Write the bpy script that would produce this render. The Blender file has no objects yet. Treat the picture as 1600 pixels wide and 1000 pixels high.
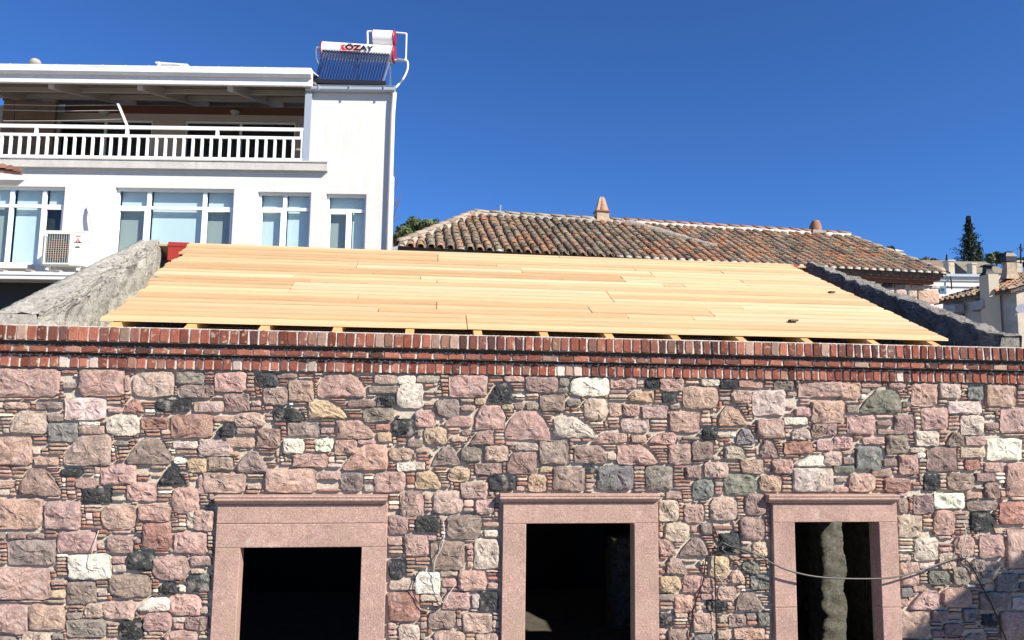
import bpy, math, random
import numpy as np
from mathutils import Vector, Matrix, Quaternion, noise
random.seed(7)
R = random.random
U = random.uniform
S = bpy.context.scene
COL = S.collection

# ------------------------------------------------------------------ camera
FOC = 1150.0
xc = Vector((10700, 271, 1150)).normalized()
zc = Vector((140, -10400, 1150)).normalized()
xc = (xc - zc * xc.dot(zc)).normalized()
yc = zc.cross(xc)
def cam2world(v):
    return Vector((xc.dot(v), yc.dot(v), zc.dot(v)))
EYE = Vector((0.0, -5.3, 2.6))
cam = bpy.data.cameras.new('camera')
cam.sensor_width = 36.0
cam.lens = 36.0 * FOC / 1600.0
cam.clip_start = 0.05
cam.clip_end = 3000
co = bpy.data.objects.new('camera', cam)
COL.objects.link(co)
r_ = cam2world(Vector((1, 0, 0))); u_ = cam2world(Vector((0, -1, 0))); b_ = cam2world(Vector((0, 0, -1)))
M3 = Matrix((r_, u_, b_)).transposed()
co.matrix_world = Matrix.Translation(EYE) @ M3.to_4x4()
S.camera = co

# ------------------------------------------------------------------ light
SUN = Vector((1.0, -0.9, 1.0)).normalized()
SUN_EL = math.asin(SUN.z); SUN_ROT = math.atan2(SUN.x, SUN.y)
w = bpy.data.worlds.new('World'); S.world = w; w.use_nodes = True
nt = w.node_tree; nt.nodes.clear()
sky = nt.nodes.new('ShaderNodeTexSky'); sky.sky_type = 'NISHITA'; sky.sun_disc = False
sky.sun_elevation = SUN_EL; sky.sun_rotation = SUN_ROT
sky.altitude = 1500; sky.air_density = 1.0; sky.dust_density = 0.0; sky.ozone_density = 5.0
hs = nt.nodes.new('ShaderNodeMix'); hs.data_type = 'RGBA'; hs.blend_type = 'MULTIPLY'; hs.inputs[0].default_value = 1.0; hs.inputs[7].default_value = (.58, .98, 1.50, 1)
bg = nt.nodes.new('ShaderNodeBackground'); bg.inputs[1].default_value = 0.054
wo = nt.nodes.new('ShaderNodeOutputWorld')
nt.links.new(sky.outputs[0], hs.inputs[6]); nt.links.new(hs.outputs[2], bg.inputs[0]); nt.links.new(bg.outputs[0], wo.inputs[0])
sl = bpy.data.lights.new('sun', 'SUN'); sl.energy = 5.0; sl.angle = math.radians(0.5); sl.color = (1.0, 0.93, 0.81)
so = bpy.data.objects.new('sun', sl); COL.objects.link(so)
so.rotation_euler = SUN.to_track_quat('Z', 'Y').to_euler(); so.location = (6, -8, 12)
S.view_settings.view_transform = 'Standard'; S.view_settings.look = 'None'
S.view_settings.gamma = 1.0; S.view_settings.use_curve_mapping = False
S.view_settings.exposure = 0.92

# ------------------------------------------------------------------ measuring helpers
YAW = math.atan2(1150, 10700)          # the camera faces a little to the right of the wall's normal
FU = Vector((math.cos(YAW), -math.sin(YAW), 0)); FV = Vector((math.sin(YAW), math.cos(YAW), 0))
def ray(px, py):
    return cam2world(Vector((px - 800, py - 500, FOC)))
def W(px, py, Y=0.0):                  # point on the plane y = Y, parallel to the stone wall
    d = ray(px, py); t = (Y - EYE.y) / d.y
    return EYE + d * t
def F(px, py, dist):                   # local (right, forward, up) point of the frontal frame at a given distance
    d = ray(px, py); t = dist / d.dot(FV)
    p = d * t
    return Vector((p.dot(FU), dist, p.z + EYE.z))
FM = Matrix(((FU.x, FV.x, 0, EYE.x), (FU.y, FV.y, 0, EYE.y), (0, 0, 1, 0), (0, 0, 0, 1)))

# ------------------------------------------------------------------ object helpers
WM = {}
def place(o, m, parent=None):
    WM[o.name] = m.copy()
    if parent is not None:
        o.parent = parent
        o.matrix_basis = WM[parent.name].inverted() @ m
    else:
        o.matrix_basis = m
def tag(o, label=None, cat=None, group=None, kind=None):
    if label: o['label'] = label
    if cat: o['category'] = cat
    if group: o['group'] = group
    if kind: o['kind'] = kind
    return o
def empty(name, m, label, cat, group=None):
    o = bpy.data.objects.new(name, None); COL.objects.link(o)
    o.empty_display_size = 0.3
    place(o, m); tag(o, label, cat, group)
    return o
T = Matrix.Translation
class MB:
    def __init__(s):
        s.v = []; s.f = []; s.c = []; s.sm = []
    def add(s, vs, fs, col=(1, 1, 1), smooth=False):
        n = len(s.v)
        s.v += [tuple(p) for p in vs]
        s.f += [tuple(i + n for i in f) for f in fs]
        s.c += [tuple(col)] * len(fs) if not isinstance(col, list) else col
        s.sm += [smooth] * len(fs)
    def box(s, a, b, col=(1, 1, 1), skew=None):
        x0, y0, z0 = a; x1, y1, z1 = b
        if x0 > x1: x0, x1 = x1, x0
        if y0 > y1: y0, y1 = y1, y0
        if z0 > z1: z0, z1 = z1, z0
        s.add([(x0, y0, z0), (x1, y0, z0), (x1, y1, z0), (x0, y1, z0), (x0, y0, z1), (x1, y0, z1), (x1, y1, z1), (x0, y1, z1)],
              [(3, 2, 1, 0), (4, 5, 6, 7), (0, 1, 5, 4), (1, 2, 6, 5), (2, 3, 7, 6), (3, 0, 4, 7)], col)
    def hexa(s, p, col=(1, 1, 1)):     # eight corners: bottom four then top four, same order
        s.add(p, [(3, 2, 1, 0), (4, 5, 6, 7), (0, 1, 5, 4), (1, 2, 6, 5), (2, 3, 7, 6), (3, 0, 4, 7)], col)
    def bar(s, a, b, w, h, up=(0, 0, 1), col=(1, 1, 1)):
        a = Vector(a); b = Vector(b); d = (b - a).normalized(); up = Vector(up)
        r = d.cross(up).normalized(); q = r.cross(d)
        P = []
        for e in (a, b):
            for sx, sz in ((-1, -1), (1, -1), (1, 1), (-1, 1)):
                P.append(e + r * sx * w / 2 + q * sz * h / 2)
        s.add(P, [(0, 1, 2, 3), (7, 6, 5, 4), (0, 4, 5, 1), (1, 5, 6, 2), (2, 6, 7, 3), (3, 7, 4, 0)], col)
    def tube(s, pts, r, n=8, col=(1, 1, 1), cap=True):
        pts = [Vector(p) for p in pts]; rs = r if isinstance(r, (list, tuple)) else [r] * len(pts)
        k = len(s.v); ref = None
        V = []
        for i, p in enumerate(pts):
            d = (pts[min(i + 1, len(pts) - 1)] - pts[max(i - 1, 0)]).normalized()
            if ref is None:
                ref = d.cross(Vector((0, 0, 1)));
                if ref.length < 1e-3: ref = d.cross(Vector((1, 0, 0)))
                ref.normalize()
            ref = (ref - d * ref.dot(d)).normalized(); q = d.cross(ref)
            for j in range(n):
                a = 2 * math.pi * j / n
                V.append(p + (ref * math.cos(a) + q * math.sin(a)) * rs[i])
        fs = []
        for i in range(len(pts) - 1):
            for j in range(n):
                fs.append((i * n + j, i * n + (j + 1) % n, (i + 1) * n + (j + 1) % n, (i + 1) * n + j))
        if cap:
            s.add(V, fs, col, True); s.add(V[:n], [tuple(reversed(range(n)))], col); s.add(V[-n:], [tuple(range(n))], col)
        else: s.add(V, fs, col, True)
    def mesh(s, name, mat, off=(0, 0, 0)):
        me = bpy.data.meshes.new(name)
        off = Vector(off)
        me.from_pydata([Vector(p) - off for p in s.v], [], s.f)
        at = me.color_attributes.new('Col', 'FLOAT_COLOR', 'CORNER')
        buf = []
        for f, c in zip(s.f, s.c):
            buf += [c[0], c[1], c[2], 1.0] * len(f)
        at.data.foreach_set('color', buf)
        me.polygons.foreach_set('use_smooth', s.sm)
        me.materials.append(mat); me.update()
        return me
    def obj(s, name, mat, parent=None, frame=None, origin=None):
        # vertices are given in `frame` (world if None); the object's origin is the middle of the piece
        if origin is None:
            A = np.array([tuple(p) for p in s.v]); origin = Vector(((A.min(0) + A.max(0)) / 2).tolist())
        me = s.mesh(name, mat, origin)
        o = bpy.data.objects.new(name, me); COL.objects.link(o)
        m = (frame or Matrix()) @ T(origin)
        place(o, m, parent)
        return o

# ------------------------------------------------------------------ materials
def mat(name, col=None, rough=0.8, metal=0.0, attr=False, var=0.0, noise=None, bump=None, spec=0.35, tint=None, extra=None, coat=0):
    """col base colour or attribute; var: per-object value variation; noise: list of (scale, amount); bump: list of (scale, strength, distance)"""
    m = bpy.data.materials.new(name); m.use_nodes = True
    nt = m.node_tree; N = nt.nodes; L = nt.links
    b = N['Principled BSDF']; b.inputs['Roughness'].default_value = rough; b.inputs['Metallic'].default_value = metal
    b.inputs['Specular IOR Level'].default_value = spec
    if coat: b.inputs['Coat Weight'].default_value = coat
    tc = N.new('ShaderNodeTexCoord'); oi = N.new('ShaderNodeObjectInfo')
    vec = N.new('ShaderNodeVectorMath'); vec.operation = 'ADD'
    geo = N.new('ShaderNodeNewGeometry')
    sc = N.new('ShaderNodeVectorMath'); sc.operation = 'SCALE'; sc.inputs[0].default_value = (37.0, 17.0, 29.0); L.new(oi.outputs['Random'], sc.inputs['Scale'])
    L.new(tc.outputs['Object'], vec.inputs[0]); L.new(sc.outputs[0], vec.inputs[1])
    if attr:
        a = N.new('ShaderNodeAttribute'); a.attribute_name = 'Col'; cur = a.outputs['Color']
    else:
        rg = N.new('ShaderNodeRGB'); rg.outputs[0].default_value = (*col, 1); cur = rg.outputs[0]
    def mulval(cur, sock):
        mx = N.new('ShaderNodeMix'); mx.data_type = 'RGBA'; mx.blend_type = 'MULTIPLY'; mx.inputs[0].default_value = 1.0
        L.new(cur, mx.inputs[6]); L.new(sock, mx.inputs[7]); return mx.outputs[2]
    if var:
        mr = N.new('ShaderNodeMapRange'); mr.inputs[3].default_value = 1 - var; mr.inputs[4].default_value = 1 + var
        L.new(oi.outputs['Random'], mr.inputs[0]); cur = mulval(cur, mr.outputs[0])
    for (s, amt, *st) in (noise or []):
        mp = N.new('ShaderNodeMapping'); mp.inputs['Scale'].default_value = tuple(s * k for k in (st[0] if st else (1, 1, 1)))
        L.new(vec.outputs[0], mp.inputs[0])
        nz = N.new('ShaderNodeTexNoise'); nz.inputs['Scale'].default_value = 1; nz.inputs['Detail'].default_value = 5; nz.inputs['Roughness'].default_value = 0.65
        L.new(mp.outputs[0], nz.inputs[0])
        mr = N.new('ShaderNodeMapRange'); mr.inputs[1].default_value = 0.3; mr.inputs[2].default_value = 0.7
        mr.inputs[3].default_value = 1 - amt; mr.inputs[4].default_value = 1 + amt
        L.new(nz.outputs[0], mr.inputs[0]); cur = mulval(cur, mr.outputs[0])
    if tint:   # (colour, scale, threshold, amount): blotches of another colour
        for (tcol, s, th, amt) in tint:
            nz = N.new('ShaderNodeTexNoise'); nz.inputs['Scale'].default_value = s; nz.inputs['Detail'].default_value = 4; L.new(vec.outputs[0], nz.inputs[0])
            mr = N.new('ShaderNodeMapRange'); mr.inputs[1].default_value = th; mr.inputs[2].default_value = th + 0.12; mr.inputs[4].default_value = amt
            L.new(nz.outputs[0], mr.inputs[0])
            mx = N.new('ShaderNodeMix'); mx.data_type = 'RGBA'; L.new(mr.outputs[0], mx.inputs[0]); L.new(cur, mx.inputs[6]); mx.inputs[7].default_value = (*tcol, 1)
            cur = mx.outputs[2]
    L.new(cur, b.inputs['Base Color'])
    last = None
    for (s, stg, dist, *st) in (bump or []):
        mp = N.new('ShaderNodeMapping'); mp.inputs['Scale'].default_value = tuple(s * k for k in (st[0] if st else (1, 1, 1)))
        L.new(vec.outputs[0], mp.inputs[0])
        nz = N.new('ShaderNodeTexNoise'); nz.inputs['Scale'].default_value = 1; nz.inputs['Detail'].default_value = 6; nz.inputs['Roughness'].default_value = 0.7
        L.new(mp.outputs[0], nz.inputs[0])
        bp = N.new('ShaderNodeBump'); bp.inputs['Strength'].default_value = stg; bp.inputs['Distance'].default_value = dist
        L.new(nz.outputs[0], bp.inputs['Height'])
        if last: L.new(last, bp.inputs['Normal'])
        last = bp.outputs[0]
    if last: L.new(last, b.inputs['Normal'])
    return m
def glass_mat(name, tintc, gl=0.12):
    m = bpy.data.materials.new(name); m.use_nodes = True; nt = m.node_tree; nt.nodes.clear(); N = nt.nodes; L = nt.links
    o = N.new('ShaderNodeOutputMaterial'); mx = N.new('ShaderNodeMixShader'); tr = N.new('ShaderNodeBsdfTransparent'); g = N.new('ShaderNodeBsdfGlossy')
    tr.inputs[0].default_value = (*tintc, 1); g.inputs['Roughness'].default_value = 0.02
    lw = N.new('ShaderNodeLayerWeight'); pw = N.new('ShaderNodeMath'); pw.operation = 'POWER'; pw.inputs[1].default_value = 4.0; L.new(lw.outputs['Facing'], pw.inputs[0])
    ad = N.new('ShaderNodeMath'); ad.operation = 'ADD'; ad.inputs[1].default_value = gl; L.new(pw.outputs[0], ad.inputs[0])
    L.new(ad.outputs[0], mx.inputs[0]); L.new(tr.outputs[0], mx.inputs[1]); L.new(g.outputs[0], mx.inputs[2]); L.new(mx.outputs[0], o.inputs[0])
    return m
m_stone = mat('stone', attr=True, rough=0.9, spec=.15, noise=[(9, .22), (40, .28), (140, .28)], bump=[(24, 1, .03), (90, .9, .010), (300, .8, .004)],
              tint=[((.50, .41, .37), 14, .56, .5), ((.55, .48, .42), 60, .62, .45), ((.10, .07, .06), 75, .67, .5)])
m_tile = mat('thin_tile', attr=True, rough=0.85, noise=[(40, .25), (150, .25)], bump=[(60, .8, .006), (200, .6, .003)], tint=[((.5, .45, .38), 50, .60, .5)])
m_brick = mat('brick', attr=True, rough=0.9, spec=.15, var=.38, noise=[(25, .18), (120, .22)], bump=[(90, .8, .004), (250, .6, .002)],
              tint=[((.42, .32, .255), 26, .60, .75), ((.06, .03, .03), 30, .67, .5)])
m_bed_shade = mat('shaded_bed', (.15, .125, .105), rough=1, spec=.05, noise=[(60, .3)])  # dark colour stands in for the shade between brick courses
m_mortar = mat('mortar', (.50, .44, .36), rough=0.95, noise=[(6, .15), (70, .22)], bump=[(45, .9, .012), (200, .8, .006)])
m_lime = mat('lime_mortar', (.56, .51, .45), rough=0.95, noise=[(20, .2), (120, .2)], bump=[(90, .9, .008)])
m_pink = mat('pink_tuff', (.38, .25, .21), rough=0.85, spec=.15, noise=[(2.5, .16), (12, .12), (60, .2), (150, .3)], bump=[(25, .4, .006), (110, .8, .006)],
             tint=[((.62, .50, .43), 70, .63, .8), ((.14, .08, .07), 85, .66, .85), ((.36, .26, .19), 4, .52, .45), ((.60, .52, .45), 9, .66, .6)])
m_plank = mat('plank', (.54, .37, .21), rough=0.75, spec=.2, var=.11, noise=[(1.0, .13, (1.2, 30, 30)), (1, .12, (4, 110, 110))],
              bump=[(1, .3, .002, (8, 120, 120))], tint=[((.45, .24, .10), 9, .68, .5), ((.20, .09, .04), 26, .73, .8)])
m_plank2 = mat('plank_orange', (.48, .31, .165), rough=0.75, spec=.2, var=.11, noise=[(1.0, .14, (1.2, 30, 30)), (1, .14, (4, 110, 110))], bump=[(1, .3, .002, (8, 120, 120))], tint=[((.42, .22, .09), 8, .66, .5), ((.20, .09, .04), 28, .72, .8)])
m_plank3 = mat('plank_pale', (.58, .42, .26), rough=0.75, spec=.2, var=.07, noise=[(1.0, .12, (1.2, 30, 30)), (1, .10, (4, 110, 110))], bump=[(1, .3, .002, (8, 120, 120))], tint=[((.50, .28, .12), 9, .69, .5)])
m_raft = mat('rafter_wood', (.52, .30, .12), rough=0.75, var=.1, noise=[(30, .12)])
m_red = mat('red_paint', (.33, .035, .025), rough=0.5)
m_render_shade = mat('dirty_shaded_render', (.31, .295, .27), rough=0.95, spec=.1, noise=[(4, .2), (30, .25), (120, .25)], bump=[(16, 1, .05), (60, 1, .022)], tint=[((.10, .092, .082), 14, .56, .7), ((.40, .38, .35), 9, .63, .5)])  # darker copy of the rough render, shade put into its colour
m_render = mat('rough_render', (.54, .515, .46), rough=0.95, spec=.1, noise=[(4, .15), (30, .22), (120, .22)], bump=[(16, 1, .05), (60, 1, .022), (200, 1, .008)], tint=[((.17, .16, .145), 26, .565, .8), ((.42, .33, .26), 5, .62, .5)])
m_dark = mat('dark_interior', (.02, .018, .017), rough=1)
m_dust = mat('dusty_floor', (.07, .06, .045), rough=1, noise=[(8, .3)])
m_rubble = mat('inner_rubble', (.17, .165, .135), rough=.95, noise=[(8, .3), (40, .3)], bump=[(16, 1, .04), (60, 1, .02), (180, 1, .008)], tint=[((.07, .065, .055), 14, .52, .7), ((.34, .30, .24), 20, .64, .6)])
m_white = mat('white_plaster', (.63, .615, .58), rough=.9, noise=[(.5, .04), (2, .04, (3, 3, .25)), (40, .03)], bump=[(4, .25, .03), (30, .2, .006)], tint=[((.50, .47, .42), 1.3, .66, .35)])
m_slabp = mat('dirty_plaster', (.50, .48, .445), rough=.9, noise=[(2, .1), (9, .1)], tint=[((.35, .32, .29), 2.4, .62, .5)])
m_wmetal = mat('white_metal', (.70, .695, .68), rough=.45, noise=[(1.5, .07), (6, .05)])
m_wrail = mat('white_railing', (.82, .81, .79), rough=.45, tint=[((.55, .32, .10), 3.1, .70, .8)])
m_pvc = mat('white_frame', (.84, .84, .84), rough=.35)
m_gutter = mat('grey_gutter', (.40, .45, .50), rough=.4, metal=.3)
m_beige = mat('beige_wall', (.50, .42, .36), rough=.9, noise=[(4, .06)])
m_brown = mat('brown_cladding', (.20, .13, .095), rough=.8, var=.1, noise=[(5, .15)])
m_tbeam = mat('brown_beam', (.16, .07, .045), rough=.7)
m_canopy = mat('canopy_sheet', (.20, .175, .15), rough=.7, noise=[(2, .06)])
m_canf = mat('canopy_frame', (.42, .37, .32), rough=.6)
m_blind = mat('blind', (.74, .76, .745), rough=.8, noise=[(1.5, .03)])
m_blindg = mat('grey_blind', (.40, .405, .375), rough=.8)
m_room = mat('dark_room', (.03, .032, .035), rough=.6)
m_glass = glass_mat('glass', (.90, .96, .97), .03)
m_ac = mat('air_conditioner_shell', (.68, .66, .60), rough=.45, noise=[(3, .03)])
m_acd = mat('air_conditioner_dark', (.07, .10, .12), rough=.5)
m_acf = mat('grille_bars', (.36, .22, .15), rough=.5)
m_logo = mat('logo_red', (.55, .02, .03), rough=.4)
m_ink = mat('ink', (.015, .015, .02), rough=.5)
m_pinkl = mat('logo_pink', (.80, .35, .33), rough=.5)
m_tank = mat('tank_white', (.74, .74, .74), rough=.28)
m_tankr = mat('tank_red', (.28, .02, .035), rough=.4)
m_tubeg = mat('tube_glass', (.012, .022, .07), rough=.12, spec=.9, coat=.6)
m_alu = mat('aluminium', (.45, .46, .48), rough=.35, metal=.7)
m_roof = mat('old_roof_tile', attr=True, rough=.9, noise=[(6, .2), (40, .28)], bump=[(40, .8, .02)], tint=[((.25, .21, .155), 7, .56, .55), ((.05, .042, .035), 10, .58, .7)])
m_roofn = mat('ridge_tile', (.28, .14, .09), rough=.85, var=.2, noise=[(9, .2)])
m_oldm = mat('old_mortar', (.34, .31, .26), rough=.95, noise=[(9, .25), (40, .2)], bump=[(30, 1, .03)])
m_wmort = mat('white_mortar', (.50, .47, .42), rough=.95, noise=[(9, .2)], bump=[(30, 1, .03)])
m_leaf = mat('leaf', attr=True, rough=.6, spec=.3)
m_bark = mat('bark', (.10, .075, .055), rough=.95, noise=[(20, .3)])
m_cablek = mat('black_cable', (.012, .012, .013), rough=.4)
m_cablew = mat('white_cable', (.46, .44, .41), rough=.5)
m_cableg = mat('grey_cable', (.055, .052, .05), rough=.4)
m_hill = mat('hill', (.075, .085, .045), rough=1, noise=[(.05, .3), (.5, .3)])
m_ground = mat('ground', (.24, .22, .19), rough=1, noise=[(.3, .15), (4, .2)], bump=[(12, .6, .02)])
m_bluewin = mat('blue_frame', (.08, .22, .36), rough=.5)
m_shwall = mat('shaded_lime_wall', (.30, .32, .34), rough=.95, noise=[(.8, .2), (5, .15)], tint=[((.25, .22, .19), 1.2, .6, .5)])  # blue grey of the shaded side is put into this wall colour
m_cream = mat('cream_wall', (.48, .43, .34), rough=.95, noise=[(1, .1)])

# ================================================================== ground and hill
def structure(o): o['kind'] = 'structure'; return o
mb = MB(); n = 24
vs = []; fs = []
for j in range(n + 1):
    for i in range(n + 1):
        x = -600 + 1200 * i / n; y = -300 + 1500 * j / n
        vs.append((x, y, 0.0))
for j in range(n):
    for i in range(n):
        a = j * (n + 1) + i; fs.append((a, a + 1, a + n + 2, a + n + 1))
mb.add(vs, fs)
structure(mb.obj('ground', m_ground, origin=Vector((0, 0, 0))))
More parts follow.
